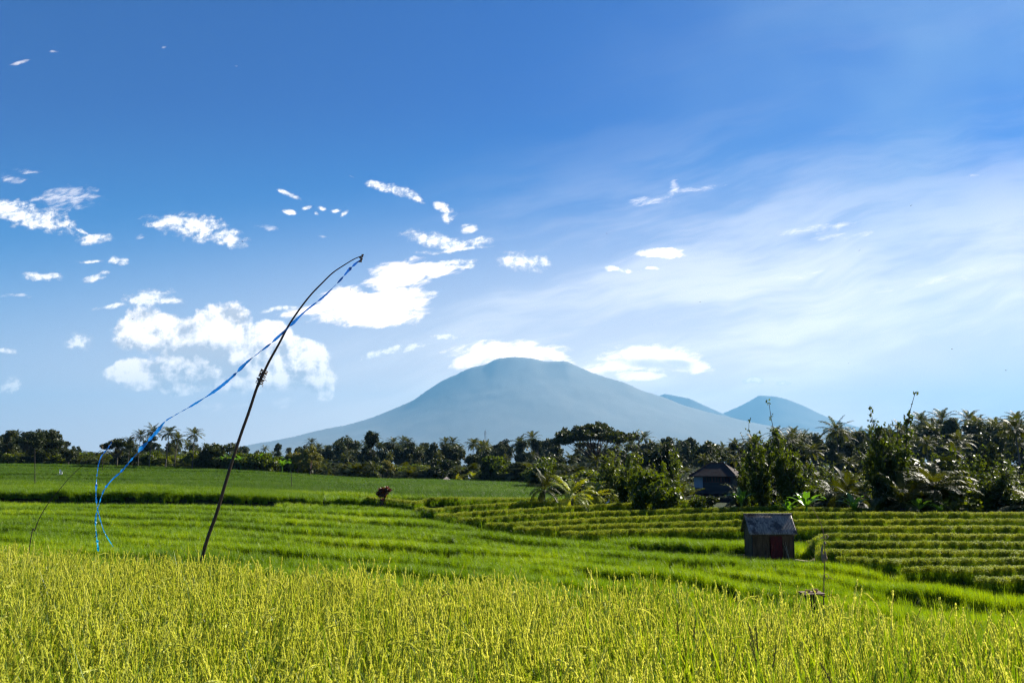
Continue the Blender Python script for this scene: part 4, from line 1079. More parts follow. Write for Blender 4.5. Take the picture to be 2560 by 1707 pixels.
def build_poles():
    Y = 10.4
    lower = [(500, 1440), (506, 1393), (519, 1345), (541, 1284), (560, 1220), (580, 1154), (602, 1086), (622, 1030), (640, 975), (652, 945), (659, 928)]
    upper = [(644, 966), (652, 948), (672, 905), (697, 860), (722, 813), (751, 770), (778, 736), (806, 707), (832, 682), (860, 663), (885, 648), (904, 640)]
    b = P(*lower[0], Y); g = float(ground_z(b.x, Y)[0])
    root = empty('bamboo_pole', (b.x - .1, Y, g)); inv = Matrix.Translation(-Vector(root.location))
    def loc(l): return [inv @ p for p in l]
    lp = loc([Vector((b.x - .1, Y, g - .2))] + path(lower, Y)); up = loc(path(upper, Y - .045, -.1))
    culm(lp, .026, .018, 'lower_stem', M['bamboo'], root, .40)
    culm(up, .018, .006, 'upper_stem', M['bamboo'], root, .33)
    mb = MB(); rs = random.Random(4)
    a = inv @ P(648, 958, Y - .02); c = inv @ P(661, 926, Y - .02); ax = (c - a)
    for k in range(9):           # turns of twine round the overlap
        p = a + ax * (k / 8.0 if k not in (3,) else .33); t = ax.normalized(); u = t.cross(Vector((0, 1, 0))).normalized(); w = t.cross(u)
        ring = [p + t * rs.uniform(-.006, .006) + (u * math.cos(q) * 1.25 + w * math.sin(q)) * .036 for q in np.linspace(0, 6.283, 13)]
        mb.tube(ring, .007, 5)
    for (x0, y0, x1, y1, x2, y2) in ((650, 955, 645, 950, 641, 944), (660, 949, 664, 949, 666, 953), (657, 962, 657, 965, 655, 967), (655, 940, 653, 943, 654, 945)):
        mb.tube([inv @ P(x0, y0, Y - .03), inv @ P(x1, y1, Y - .04), inv @ P(x2, y2, Y - .05)], .0035, 4)
    mb.build('lashing', M['twine'], root)
    mb = MB(); T = lambda x, y: inv @ P(x, y, Y - .145)
    for l in (((898, 645), (906, 640), (909, 636)), ((903, 641), (902, 650), (904, 655), (898, 654)), ((901, 644), (906, 646), (903, 652)), ((905, 636), (907, 643)), ((896, 655), (903, 651))):
        mb.tube([T(*q) for q in l], .009, 5)
    mb.build('tip_tie', M['twine'], root)
    tag(root, 'tall leaning bamboo pole spliced with twine, bent over at its tip', 'pole')
    # the long streamer tied to its tip
    pr = [(900, 650), (876, 671), (849, 702), (811, 740), (762, 779), (729, 811), (675, 860), (620, 903), (577, 945), (533, 980), (479, 1014), (435, 1039), (412, 1054), (391, 1080), (358, 1115), (330, 1147), (305, 1176), (279, 1200), (262, 1221), (253, 1243), (245, 1270), (240, 1288), (239, 1309), (241, 1337), (242, 1345), (244, 1361), (246, 1378)]
    w = [.018, .060, .045, .035, .032, .055, .055, .050, .058, .05, .032, .030, .028, .062, .075, .065, .055, .022, .045, .036, .024, .034, .026, .018, .045, .062, .02]
    st = empty('blue_streamer', P(900, 650, Y - .15)); iv = Matrix.Translation(-Vector(st.location))
    ribbon('film', [iv @ p for p in path(pr, Y - .15, .25)], [x * .80 for x in w], st, 9.0, 3)
    mb = MB(); kp = iv @ P(241, 1338, Y + .09)
    for k in range(7): mb.tube([kp, kp + Vector((random.uniform(-.03, .03), random.uniform(-.02, .02), random.uniform(-.03, .025)))], [.010, .004], 4)
    mb.build('knot', M['ribbon_dark'], st)
    tag(st, 'long twisted blue plastic streamer hanging from the tip of the tall bamboo pole', 'streamer')
    # second thin streamer
    p2 = [(279, 1104), (271, 1118), (254, 1139), (247, 1158), (243, 1182), (241, 1206), (240, 1239), (242, 1260), (245, 1276), (250, 1296), (259, 1325), (266, 1339), (283, 1366)]
    w2 = [.012, .022, .024, .020, .014, .030, .022, .024, .018, .014, .018, .024, .010]
    o = ribbon('thin_blue_streamer', path(p2, 10.9, .4), w2, None, 8, 8); tag(o, 'thin blue streamer crossing the long one near its lower end', 'streamer')
    # second bent pole
    p3 = [(76, 1353), (87, 1325), (99, 1294), (119.6, 1259.6), (146, 1227), (170.6, 1197), (195, 1173), (219.6, 1151), (236, 1137), (254, 1124)]
    Y3 = 14.6; b = P(*p3[0], Y3); g = float(ground_z(b.x - .05, Y3)[0]); r = empty('bent_rod', (b.x - .12, Y3, g)); inv = Matrix.Translation(-Vector(r.location))
    culm([inv @ Vector((b.x - .12, Y3, g - .1))] + [inv @ p for p in path(p3, Y3)], .0125, .004, 'stem', M['bamboo'], r, .5, 6)
    mb = MB(); t = inv @ P(256, 1120, Y3)
    for k in range(12): mb.tube([t, t + Vector((random.uniform(-.03, .03), 0, random.uniform(-.03, .06)))], [.006, .002], 4)
    mb.build('straw_tuft', M['straw'], r)
    mb = MB(); mb.tube([inv @ P(251, 1126, Y3), inv @ P(252, 1140, Y3), inv @ P(258, 1156, Y3)], .002, 4); mb.build('thread', M['twine'], r)
    tag(r, 'thin bent rod arching over the left field with a straw tuft at its tip', 'pole')
    for (x0, y0, x1, y1, Yd, lab) in ((87, 1122, 89, 1205, 96, 'thin upright stick standing in the upper field at the far left'), (728, 1180, 730, 1222, 100, 'thin upright stick in the field below the orange flag'), (257, 1128, 258, 1160, 150, 'thin stick at the far field edge behind the bent rod')):
        g = float(ground_z(P(x1, y1, Yd).x, Yd)[0]); a = P(x0, y0, Yd); mb = MB(); bx = P(x1, y1, Yd).x
        mb.tube([(0, 0, -.2), ((a.x - bx) * .5, 0, (a.z - g) * .5), (a.x - bx, 0, a.z - g)], [.045, .04, .03], 6); o = mb.build('stick', M['bamboo'], None, loc=(bx, Yd, g)); tag(o, lab, 'stick')
M['ribbon_dark'] = solid_mat('blue_knot', (.005, .03, .12), (.01, .12, .3), 30, .4, .5, 0)
build_poles()

def build_offering_pole():
    Y = 14.3; q = [(2059, 1503), (2059.6, 1477), (2060, 1444), (2061.6, 1413), (2061.6, 1383), (2060, 1350), (2057.5, 1326), (2051, 1307), (2041, 1287), (2033, 1272), (2025, 1259)]
    b = P(*q[0], Y); g = float(ground_z(b.x, Y)[0]); r = empty('offering_pole', (b.x, Y, g)); inv = Matrix.Translation(-Vector(r.location))
    culm([inv @ Vector((b.x - .02, Y, g - .1))] + [inv @ p for p in path(q, Y)], .014, .004, 'stem', M['bamboo_mid'], r, .4, 6)
    T = lambda x, y, d=0.0: inv @ P(x, y, Y + d)
    mb = MB()
    def ring(cx, cy, rx, a0, a1, w=.004):
        mb.tube([T(cx + rx * math.cos(a), cy - rx * 1.15 * math.sin(a), -.02 + .01 * math.sin(a * 2)) for a in np.linspace(a0, a1, 14)], w, 4)
    ring(2065.5, 1341, 4.6, 2.4, -3.6, .007); mb.tube([T(2049, 1346, -.02), T(2055, 1343, -.02), T(2060, 1340, -.02)], .007, 4)
    ring(2066.7, 1440, 5.2, 3.4, -2.9, .005); mb.tube([T(2070, 1444), T(2078, 1443), T(2083, 1449)], .004, 4)
    mb.build('palm_leaf_curl', M['straw'], r)
    for i, (x, y0, y1, w) in enumerate(((2057, 1362, 1380, .028), (2053, 1368, 1400, .02), (2058.5, 1384, 1404, .03), (2065, 1388, 1402, .035), (2061, 1353, 1362, .03), (2063, 1378, 1396, .02))):
        mb = MB()
        for k in range(5):
            dx = random.uniform(-2.5, 2.5); p0 = T(x + dx * .3, y0, -.02); p1 = T(x + dx, (y0 + y1) / 2, -.03); p2 = T(x + dx * 1.3, y1 + random.uniform(-3, 3), -.02)
            mb.tube([p0, p1, p2], [w * .25, w * .42, w * .1], 4)
        mb.build('dried_tassel', M['straw'] if i in (2, 3) else M['bamboo_pale'], r)
    tag(r, 'thin offering pole with curled palm leaf rings and dried tassels below the terraces', 'pole')
    # small bamboo offering stand beside it
    xc = (2003 + 2057) / 2; top = P(xc, 1484, Y); g = float(ground_z(top.x, Y)[0]); H = top.z - g; r = empty('offering_stand', (top.x, Y, g)); w = .88 * (P(2057, 1479, Y).x - P(2003, 1479, Y).x)
    for i, (sx, sy) in enumerate(((-.6, .5), (.1, -.5), (.45, .5), (-.1, .2))):
        mb = MB(); mb.tube([(sx * w * .5, sy * .1, -.15), (sx * w * .42, sy * .09, H)], .017, 6); mb.build('leg', M['bamboo'], r)
    mb = MB()
    for k in range(9): mb.tube([(-w * .5 - random.uniform(0, .03), -.14 + .035 * k, H + .012), (w * .5 + random.uniform(0, .02), -.14 + .035 * k, H + .02)], .014, 6)
    mb.tube([(-w * .5, -.15, H - .02), (-w * .5, .15, H - .02)], .014, 6); mb.tube([(w * .5, -.15, H - .02), (w * .5, .15, H - .02)], .014, 6)
    mb.build('slatted_top', M['bamboo_mid'], r)
    for (x0, x1, h) in ((-.12, -.02, .04), (.0, .11, .055)):
        bk = MB(); n = 12; c = (x0 + x1) / 2; rr = (x1 - x0) / 2; V = []
        for j, (rf, z) in enumerate(((.7, 0), (1.0, h), (.88, h), (.6, .012))): V += [(c + rr * rf * math.cos(6.283 * k / n), rr * rf * math.sin(6.283 * k / n), H + .03 + z) for k in range(n)]
        bk.add(V, [(j * n + k, j * n + (k + 1) % n, (j + 1) * n + (k + 1) % n, (j + 1) * n + k) for j in range(3) for k in range(n)])
        o = bk.build('offering_tray', M['straw'], None, loc=(top.x, Y, g))
        tag(o, 'small woven offering tray, %s of two on the bamboo stand' % ('left' if c < -.03 else 'right'), 'tray', 'woven trays on the bamboo stand')
    tag(r, 'small bamboo offering stand on thin legs half hidden by rice', 'offering stand')
M['bamboo_mid'] = solid_mat('reddish_bamboo', (.13, .07, .035), (.25, .15, .08), 14, .6, .35, .2, (1, 1, .25))
build_offering_pole()

# ------------------------------------------------------------------ hut
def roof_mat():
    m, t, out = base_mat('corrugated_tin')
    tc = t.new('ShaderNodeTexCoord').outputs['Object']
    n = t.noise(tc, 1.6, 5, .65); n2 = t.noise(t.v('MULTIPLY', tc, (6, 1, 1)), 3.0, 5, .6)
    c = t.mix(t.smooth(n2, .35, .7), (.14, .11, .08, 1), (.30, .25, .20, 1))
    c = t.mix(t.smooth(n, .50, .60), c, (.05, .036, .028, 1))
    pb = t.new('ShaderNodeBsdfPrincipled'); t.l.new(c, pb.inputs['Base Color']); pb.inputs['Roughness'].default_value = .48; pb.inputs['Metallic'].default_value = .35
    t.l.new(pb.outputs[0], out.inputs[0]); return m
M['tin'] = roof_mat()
M['plank'] = solid_mat('weathered_plank', (.05, .026, .012), (.17, .10, .05), 9, .9, .2, .5, (3, 3, .18))
M['red'] = solid_mat('faded_red_paint', (.08, .006, .005), (.15, .010, .008), 6, .7, .3, .3, (1, 1, .3))
M['path'] = solid_mat('dry_path', (.16, .13, .09), (.30, .26, .17), 5, .95, .1, .4)
def build_hut():
    g = float(ground_z(HUTX, HUTY)[0]); k = HUTY / F * 1.01
    zR = HUTY * float(vof(1287)) - g; zE = HUTY * float(vof(1335)) - g + .0; W = 116 * k; D_ = 1.55; wx = 99 * k
    r = empty('hut', (HUTX, HUTY + .75, g), rad(-1.5))
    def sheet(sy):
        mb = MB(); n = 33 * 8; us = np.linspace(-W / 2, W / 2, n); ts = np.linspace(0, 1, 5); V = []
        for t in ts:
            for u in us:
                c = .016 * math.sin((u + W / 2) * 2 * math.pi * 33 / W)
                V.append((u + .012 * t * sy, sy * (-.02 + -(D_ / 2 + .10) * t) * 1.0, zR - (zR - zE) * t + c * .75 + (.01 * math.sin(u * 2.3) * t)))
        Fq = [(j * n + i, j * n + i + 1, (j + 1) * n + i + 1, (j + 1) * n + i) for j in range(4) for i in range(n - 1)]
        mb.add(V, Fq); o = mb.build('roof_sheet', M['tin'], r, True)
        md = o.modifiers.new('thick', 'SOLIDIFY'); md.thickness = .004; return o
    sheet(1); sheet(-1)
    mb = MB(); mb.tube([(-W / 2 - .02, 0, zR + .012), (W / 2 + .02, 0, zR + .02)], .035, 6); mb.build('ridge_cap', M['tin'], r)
    mb = MB()
    def wall(x0, y0, x1, y1, z1, name='wall', gable=False, skip=None):
        L = math.hypot(x1 - x0, y1 - y0); n = int(L / .11); dx, dy = (x1 - x0) / n, (y1 - y0) / n; a = math.atan2(dy, dx); R = [[math.cos(a), -math.sin(a), 0], [math.sin(a), math.cos(a), 0], [0, 0, 1]]
        mb = MB()
        for i in range(n):
            cx, cy = x0 + dx * (i + .5), y0 + dy * (i + .5)
            if skip and skip[0] < cx < skip[1]: continue
            h = z1 + (((zR - z1) * (1 - abs(cy) / (D_ / 2)) * .93) if gable else 0)
            mb.box((cx + random.uniform(-.006, .006), cy + random.uniform(-.006, .006), h / 2 - .1), (math.hypot(dx, dy) * .93, .02, h + .2 + random.uniform(-.02, .015)), 0, R)
        return mb.build(name, M['plank'], r)
    hw = wx / 2; hd = D_ / 2 - .06; zt = zE + .06
    dx0 = (1918 - 1924) * k; dx1 = (1946 - 1924) * k
    wall(-hw, -hd, hw, -hd, zt, skip=(dx0, dx1)); wall(hw, hd, -hw, hd, zt); wall(-hw, hd, -hw, -hd, zt, gable=True); wall(hw, -hd, hw, hd, zt, gable=True)
    mb = MB()
    for x in (-hw, hw):
        for y in (-hd, hd): mb.tube([(x, y, -.3), (x, y, zt)], .035, 6)
    mb.build('corner_post', M['bamboo'], r)
    mb = MB()
    for i in range(4):
        w = (dx1 - dx0) / 4; mb.box((dx0 + w * (i + .5), -hd - .012, (zt - .08) / 2), (w * .96, .022, zt - .12))
    d = mb.build('door', M['red'], r)
    mb = MB(); mb.tube([(dx0 + .07, -hd - .03, zt * .66), (dx0 + .07, -hd - .05, zt * .6), (dx0 + .07, -hd - .03, zt * .54)], .006, 5); mb.build('handle', M['straw'], d)
    mb = MB(); mb.box((0, -hd - .06, zE - .06), (W * .93, .04, .05)); mb.build('eave_batten', M['plank'], r)
    tag(r, 'small plank hut with corrugated tin roof and red door among the terraces', 'hut')
    for i, (x0, x1, zt2) in enumerate(((.50, .82, 1.22), (.62, .74, 1.25))):
        mb = MB(); mb.tube([(x1, -hd - .34, -.05), ((x0 + x1) / 2, -hd - .2, zt2 * .5), (x0, -hd - .05, zt2)], [.014, .012, .010], 5)
        o = mb.build('bamboo_stick', M['bamboo_pale'], None, loc=(HUTX, HUTY + .75, g)); tag(o, 'pale thin stick leaning on the hut wall, %s its red door' % ('nearest to' if i == 0 else 'second from'), 'stick', 'sticks leaning on the hut')
    # trodden earth by the hut
    V = []; n = 22; cx, cy = HUTX + 1.75, HUTY - .1
    for i in range(n):
        a = 6.283 * i / n; rr = 1 + .25 * math.sin(3 * a + 1) + .1 * math.sin(7 * a); x, y = cx + .75 * rr * math.cos(a), cy + .55 * rr * math.sin(a); V.append((x, y, float(ground_z(x, y)[0]) + .03))
    V.append((cx, cy, float(ground_z(cx, cy)[0]) + .05)); mb = MB(); mb.add(V, [(i, (i + 1) % n, n) for i in range(n)]); o = mb.build('path', M['path'], None); tag(o, 'pale trodden earth at the right corner of the hut', None, None, 'structure')
build_hut()

# ------------------------------------------------------------------ farther buildings and small things
M['roof_tile'] = solid_mat('dark_roof_tile', (.020, .016, .015), (.045, .032, .028), 2.5, .85, .2, .5, (1, 1, 6))
M['roof_red'] = solid_mat('rusty_roof', (.024, .014, .011), (.04, .022, .018), 2.5, .85, .2, .5, (1, 1, 6))
M['grey_wall'] = solid_mat('grey_block_wall', (.05, .048, .045), (.085, .08, .075), 1.2, .9, .2, .3, (.4, .4, 3))
M['white_wall'] = solid_mat('white_plaster', (.32, .32, .31), (.42, .42, .40), 1.2, .9, .2, .1)
M['dark_glass'] = solid_mat('dark_opening', (.012, .010, .010), (.03, .02, .018), 1.2, .5, .4, .0)
M['red_frame'] = solid_mat('red_brown_frame', (.12, .03, .02), (.2, .05, .03), 1.2, .8, .3, .0)
def build_house():
    Y = 104.0; k = Y / F * 1.01; c = P(1795, 1232, Y); g = c.z; g0 = float(ground_z(c.x, Y)[0])
    r = empty('house', (c.x, Y, g), rad(-30)); W, Dp = 5.0, 3.6; H = (1232 - 1191) * k; zr = (1232 - 1160) * k
    mb = MB(); mb.box((0, 0, H / 2 - .002), (W, Dp, H)); mb.build('wall', M['grey_wall'], r)
    mb = MB(); mb.box((0, 0, -(g - g0) / 2 - .4), (W + .4, Dp + .4, (g - g0) + .8)); mb.build('foundation', M['roof_tile'], r)
    mb = MB(); mb.box((-W / 2 + .55, -Dp / 2 - .02, H - .78), (1.12, .06, 1.45)); mb.build('white_panel', M['white_wall'], r)
    x = -W / 2 + 1.2
    for i in range(3):
        w = 1.12; fr = MB(); cx = x + w * (i + .5) + .02 * i; z0, z1 = H - .72, H - .12
        fr.box((cx, -Dp / 2 - .03, z1), (w, .08, .06)); fr.box((cx, -Dp / 2 - .03, z0), (w, .08, .06))
        for q in (-.5, -.17, .17, .5): fr.box((cx + q * w * .94, -Dp / 2 - .03, (z0 + z1) / 2), (.06, .07, z1 - z0 - .06))
        f = fr.build('window', M['red_frame'], r); pn = MB(); pn.box((cx, -Dp / 2 - .012, (z0 + z1) / 2), (w * .9, .02, z1 - z0 - .07)); pn.build('pane', M['dark_glass'], f)
    e = .55; a, b = W / 2 + e, Dp / 2 + e; rl = .9
    V = [(-a, -b, H), (a, -b, H), (a, b, H), (-a, b, H), (-rl, 0, zr), (rl, 0, zr), (-a, -b, H - .12), (a, -b, H - .12), (a, b, H - .12), (-a, b, H - .12)]
    mb = MB(); mb.add(V, [(0, 1, 5, 4), (2, 3, 4, 5), (0, 6, 7, 1), (1, 7, 8, 2), (2, 8, 9, 3), (3, 9, 6, 0), (6, 9, 8, 7)]); mb.add([V[1], V[2], V[5], V[3], V[0], V[4]], [(0, 1, 2), (3, 4, 5)], 1)
    rf = mb.build('roof', [M['roof_tile'], M['roof_red']], r)
    mb = MB(); mb.tube([V[1], V[5]], .07, 5); mb.tube([V[0], V[4]], .07, 5); mb.tube([V[4], V[5]], .09, 5); mb.build('hip_tiles', M['roof_red'], rf)
    tag(r, 'low house with dark hipped roof, grey wall and white panel among the trees', 'house')
    # tin shed behind the far field edge
    Y = 181.0; c = P(1105, 1201, Y); g = float(ground_z(c.x, Y)[0]) - .3; h = c.z - g; k = Y / F * 1.01
    r = empty('shed', (c.x, Y, g), .1); w = 40 * k; mb = MB(); mb.box((0, .6, h / 2), (w * .9, 2.2, h)); mb.build('wall', M['plank'], r)
    mb = MB(); hh = 10 * k; mb.add([(-w / 2, -.9, h - .1), (w / 2, -.9, h), (w / 2 - .1, 1.0, h + hh), (-w / 2 + .1, 1.0, h + hh * .9), (-w / 2, 2.6, h - .1), (w / 2, 2.6, h)], [(0, 1, 2, 3), (3, 2, 5, 4)])
    o = mb.build('roof', M['pale_tin'], r); md = o.modifiers.new('t', 'SOLIDIFY'); md.thickness = .03; tag(r, 'low shed with a pale patched roof at the far field edge', 'shed')
    # lattice mast
    Y = 1150.0; c = P(1213, 1130, Y); g = float(ground_z(c.x, Y)[0]); H = Y * float(vof(1071)) - g; r = empty('radio_mast', (c.x, Y, g)); mb = MB(); n = 14
    for sx, sy in ((-1, -1), (1, -1), (1, 1), (-1, 1)): mb.tube([(sx * 2.6, sy * 2.6, -1), (sx * .7, sy * .7, H * .95)], .16, 4)
    for i in range(n):
        f0, f1 = i / n, (i + 1) / n; w0, w1 = 2.6 - 1.9 * f0, 2.6 - 1.9 * f1
        for (ax, ay, bx, by) in ((-1, -1, 1, -1), (1, -1, 1, 1), (1, 1, -1, 1), (-1, 1, -1, -1)):
            mb.tube([(ax * w0, ay * w0, H * .95 * f0), (bx * w1, by * w1, H * .95 * f1)], .10, 4); mb.tube([(bx * w0, by * w0, H * .95 * f0), (ax * w1, ay * w1, H * .95 * f1)], .10, 4)
    mb.build('lattice', M['steel'], r); mb = MB(); mb.tube([(0, 0, H * .94), (0, 0, H)], .12, 4)
    for z in (.90, .86): mb.box((1.0, 0, H * z), (.5, .4, 2.2)); mb.box((-1.0, 0, H * z), (.5, .4, 2.2))
    mb.build('antenna', M['steel'], r); tag(r, 'slim steel lattice mast rising over the trees below the volcano', 'mast')
    # orange flag
    Y = 163.0; c = P(778, 1180, Y); g = float(ground_z(c.x, Y)[0]); k = Y / F; r = empty('flag', (c.x, Y, g)); z1 = Y * float(vof(1150)) - g
    mb = MB(); mb.tube([(0, 0, -.2), (.1, 0, z1 + .2)], .035, 5); mb.build('staff', M['bamboo'], r)
    mb = MB(); V = []
    for i in range(7):
        t = i / 6; w = (2.0 + 4.5 * t * (1 - t * .35)) * k; V += [(.1, .02, z1 - 20 * k * t), (.1 - w * .5, .15 * math.sin(t * 7), z1 - 20 * k * t - .05), (.1 - w, .06, z1 - 20 * k * t - .1)]
    mb.add(V, [(i * 3 + j, i * 3 + j + 1, i * 3 + j + 4, i * 3 + j + 3) for i in range(6) for j in range(2)]); mb.build('cloth', M['orange'], r); tag(r, 'small orange cloth flag at the corner of the left field', 'flag')
M['pale_tin'] = solid_mat('pale_tin', (.22, .19, .19), (.48, .42, .43), 1.2, .7, .3, .1)
M['steel'] = solid_mat('galvanised_steel', (.22, .24, .26), (.3, .32, .34), 1, .6, .5, 0)
M['orange'] = solid_mat('orange_cloth', (.75, .26, .12), (.85, .38, .22), 3, .8, .2, 0)
build_house()

# croton by the bank
def build_croton():
    Y = 73.2; c = P(948, 1266, Y); g = float(ground_z(c.x, Y)[0]); k = Y / F * 1.01; r = empty('red_leaved_shrub', (c.x, Y, g)); rs = np.random.RandomState(9)
    def L(x, y): p = P(x, y, Y); return np.array([p.x - c.x, 0, p.z - g])
    C = np.array([L(947, 1230), L(953, 1225), L(960, 1224), L(968, 1226), L(973, 1228), L(955, 1234), L(962, 1233), L(950, 1238), L(960, 1238), L(969, 1216), L(955, 1243), L(966, 1231)]) + rs.normal(0, .08, (12, 3))
    mb = MB(); leaves(rs, C, np.array([.30, .32, .3, .3, .22, .3, .3, .26, .2, .12, .2, .28]) * .8, 560, .17, .9, mb, 0, 2.2); mb.build('foliage', M['croton'], r)
    mb = MB()
    for q in C[::1]: limb(mb, (0, 0, .0), q, .05, .012, rs, .2, 5, 0, 4)
    mb.tube([(0, 0, -.2), (0, 0, .1)], .07, 6); mb.build('stem', M['bark'], r); tag(r, 'shrub with red and orange leaves on the bank in mid field', 'shrub')
build_croton()

# white egrets
M['egret'] = solid_mat('white_feather', (.78, .78, .76), (.88, .88, .86), 5, .7, .2, 0)
def egret(px, py, Y, rz, label, flying=False, s=1.0):
    c = P(px, py, Y); g = float(ground_z(c.x, Y)[0]); mb = MB(); up = 0.0
    z0 = (.30 if not flying else 0)
    mb.tube([(-.26, 0, z0 + .02), (-.15, 0, z0 + .05), (0, 0, z0 + .10), (.12, 0, z0 + .15), (.18, 0, z0 + .20), (.17, 0, z0 + .30), (.13, 0, z0 + .38), (.17, 0, z0 + .45), (.22, 0, z0 + .46), (.34, 0, z0 + .44)], [.01, .06, .09, .075, .04, .026, .022, .026, .022, .003], 8)
    if flying:
        for sg in (-1, 1):
            mb.quads([[(.14, sg * .05, .15), (-.16, sg * .05, .12), (-.2, sg * .3, .42), (.06, sg * .3, .46)], [(.06, sg * .3, .46), (-.2, sg * .3, .42), (-.22, sg * .38, .78), (-.12, sg * .36, .8)]])
        mb.tube([(-.24, 0, .03), (-.55, .01, -.02)], .01, 4)
    else:
        for y in (-.03, .03): mb.tube([(.0, y, z0 + .05), (.03, y, z0 - .12), (-.01, y, -.35)], .009, 4)
    o = mb.build('egret', M['egret'], None, True, loc=(c.x, Y, c.z if flying else float(canopy(px, Y)[()] if np.ndim(canopy([px], [Y])) == 0 else canopy([px], [Y])[0]) + .05)); o.rotation_euler = (0, 0, rz); o.scale = (s, s, s); tag(o, label, 'bird')
egret(152, 1186, 98, .6, 'white egret rising over the upper left field', True, .8)
egret(1173, 1206, 160, 2.5, 'white egret standing in the far field by the shed', False, 1.5)
egret(1519, 1248, 72, .4, 'white egret at the edge of the terraces below the shrubs', False, .8)
egret(1363, 1237, 78, 2.8, 'white egret beside the foot of the dark low palm', False, .7)
M['swift'] = solid_mat('dark_feather', (.02, .02, .022), (.04, .04, .045), 5, .7, .2, 0)
for i, (px, py) in enumerate(((2277, 515), (1517, 584), (1750, 755), (2380, 873), (2148, 627), (2515, 926), (877, 724), (2122, 908), (331, 797), (606, 604))):
    c = P(px, py, 45); mb = MB(); mb.tube([(-.08, 0, 0), (-.02, 0, .005), (.04, 0, 0), (.07, 0, 0)], [.004, .016, .016, .003], 6)
    for sg in (-1, 1): mb.quads([[(.03, 0, .01), (-.02, 0, .01), (-.05, sg * .09, .04), (-.02, sg * .09, .05)]]); mb.tris([[(-.05, sg * .09, .04), (-.02, sg * .09, .05), (-.09, sg * .18, .02)]])
    o = mb.build('swallow', M['swift'], None, loc=c); o.rotation_euler = (.2, .3, random.uniform(0, 6)); o.scale = (.65, .65, .65); tag(o, 'tiny dark swallow flying in the open sky', 'bird', 'swallows in the sky')

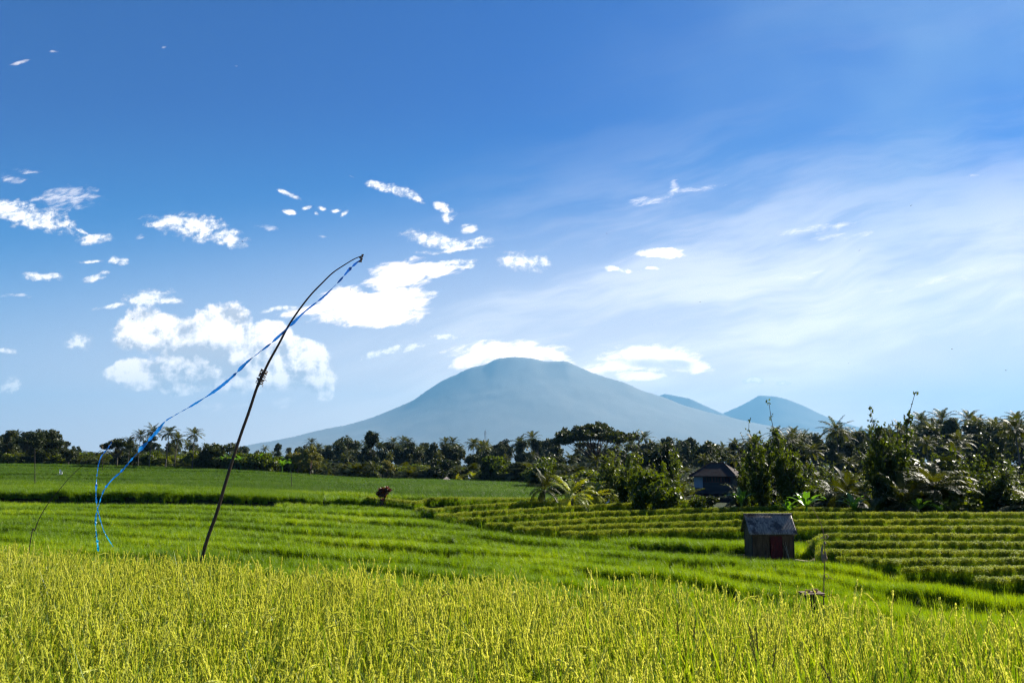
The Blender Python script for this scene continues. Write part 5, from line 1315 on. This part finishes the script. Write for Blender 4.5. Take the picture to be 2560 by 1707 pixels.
# broad bladed grass and tall heads standing out of the near rice
def build_tufts():
    rs = np.random.RandomState(21)
    L = [((1770, 1446), 5.2, 5, 1, 'broad leaved grass clump with bright yellow blades right of centre'), ((1850, 1440), 5.0, 2, 3, 'clump of tall rice heads left of the pale offering stand'),
      ((2016, 1470), 4.7, 3, 0, 'broad pointed blade rising in front of the offering stand'), ((2078, 1484), 4.6, 3, 1, 'broad grass blades right below the offering pole'),
      ((2105, 1442), 5.0, 1, 2, 'tall rice heads standing up right of the offering pole'), ((2178, 1462), 4.8, 1, 2, 'tall bent rice head, second to the right of the offering pole'), ((2250, 1476), 4.8, 1, 2, 'tall bent rice head farthest right above the near rice'),
      ((1610, 1452), 5.6, 2, 1, 'small clump of taller rice just right of centre'), ((1335, 1440), 6.2, 1, 2, 'slightly taller rice heads at the centre of the near field'), ((520, 1372), 8.6, 0, 3, 'taller rice heads beside the foot of the tall bamboo pole')]
    for (px, py), Y, nb, nh, lab in L:
        c = P(px, py, Y); g = float(ground_z(c.x, Y)[0]); H = c.z - g; r = empty('grass_clump', (c.x, Y, g))
        if nb:
            Q = []
            for i in range(nb): Q += blade((rs.uniform(-.04, .04), rs.uniform(-.04, .04), 0), rs.uniform(-.5, .5) + (0 if i % 2 else math.pi), rs.uniform(.04, .34), H * rs.uniform(.86, 1.0), rs.uniform(.022, .034), 8, rs.uniform(0, .15))
            mb = MB(); mb.quads(Q); mb.build('blade', M['broad'], r)
        if nh:
            mb = MB()
            for i in range(nh): panicle(mb, rs, (rs.uniform(-.1, .1), 0, 0), rs.uniform(-.4, .4) + (math.pi if i % 2 else 0), rs.uniform(.02, .10), H * rs.uniform(.93, 1.02), .26, 1, 1.35)
            mb.build('seed_head', [M['rice_leaf'], M['rice_head']], r)
        tag(r, lab, 'grass')
    for i, (px, py, Y) in enumerate(((1702, 1505, 4.6), (1895, 1560, 4.0), (1930, 1545, 4.2), (2148, 1640, 3.6), (1085, 1395 + 60, 7.0), (362, 1376, 9.5))):
        c = P(px, py, Y); g = float(ground_z(c.x, Y)[0]); H = c.z - g; mb = MB()
        for k in range(2): panicle(mb, rs, (k * .03, 0, 0), rs.uniform(0, 6), rs.uniform(.05, .12), H * (.98 - .06 * k), .12, 1, 1.1)
        o = mb.build('dark_seed_head', [M['rice_leaf'], M['rice_dark']], None, loc=(c.x, Y, g))
        tag(o, ['dark brown seed head at the right of centre above the rice', 'dark seed head left of the offering stand, lower one', 'dark seed head just left below the offering stand', 'dark seed head low in the near rice at the lower right', 'dark seed head near the centre of the rice edge', 'dark seed head between streamer end and bamboo pole'][i], 'grass')
M['broad'] = leaf_mat('broad_grass', [(.13, .22, .02), (.20, .28, .02), (.30, .34, .03)], .5, (1.5, 1.35, .3), .35, .4)
build_tufts()

# ------------------------------------------------------------------ air
def haze():
    X0, X1, Y0, Y1, Z0, Z1 = -68000, 68000, -60, 27000, -40, 2420
    mb = MB(); mb.box(((X0 + X1) / 2, (Y0 + Y1) / 2, (Z0 + Z1) / 2), (X1 - X0, Y1 - Y0, Z1 - Z0))
    m = bpy.data.materials.new('haze'); m.use_nodes = True; t = NT(m.node_tree); t.n.clear()
    out = t.new('ShaderNodeOutputMaterial'); v = t.new('ShaderNodeVolumePrincipled'); v.inputs['Color'].default_value = (.20, .48, .78, 1); v.inputs['Density'].default_value = HAZE_D
    v.inputs['Anisotropy'].default_value = .15; t.l.new(v.outputs[0], out.inputs['Volume'])
    o = mb.build('haze', m, None); tag(o, 'thin blue air between the fields and the mountains', None, None, 'stuff')
HAZE_D = 4.6e-5
haze()

# ------------------------------------------------------------------ labels: number the look-alikes from the left
def finish_labels():
    by = {}
    for o in COL.objects:
        if o.parent is None and 'category' in o.keys() and 'label' in o.keys(): by.setdefault(o['label'], []).append(o)
    ordn = ['leftmost', 'second', 'third', 'fourth', 'fifth', 'sixth', 'seventh', 'eighth', 'ninth', 'tenth', 'eleventh', 'twelfth', 'thirteenth', 'fourteenth', 'fifteenth', 'sixteenth', 'seventeenth', 'eighteenth', 'nineteenth', 'twentieth']
    for lab, L in by.items():
        if len(L) < 2 or len(L) > 20: continue
        L.sort(key=lambda o: o.location.x / max(o.location.y, 1))
        for i, o in enumerate(L):
            o['label'] = ordn[i] + ' ' + lab if i == 0 else (ordn[i] + ' from left: ' + lab if i < len(L) - 1 else 'rightmost ' + lab)
finish_labels()
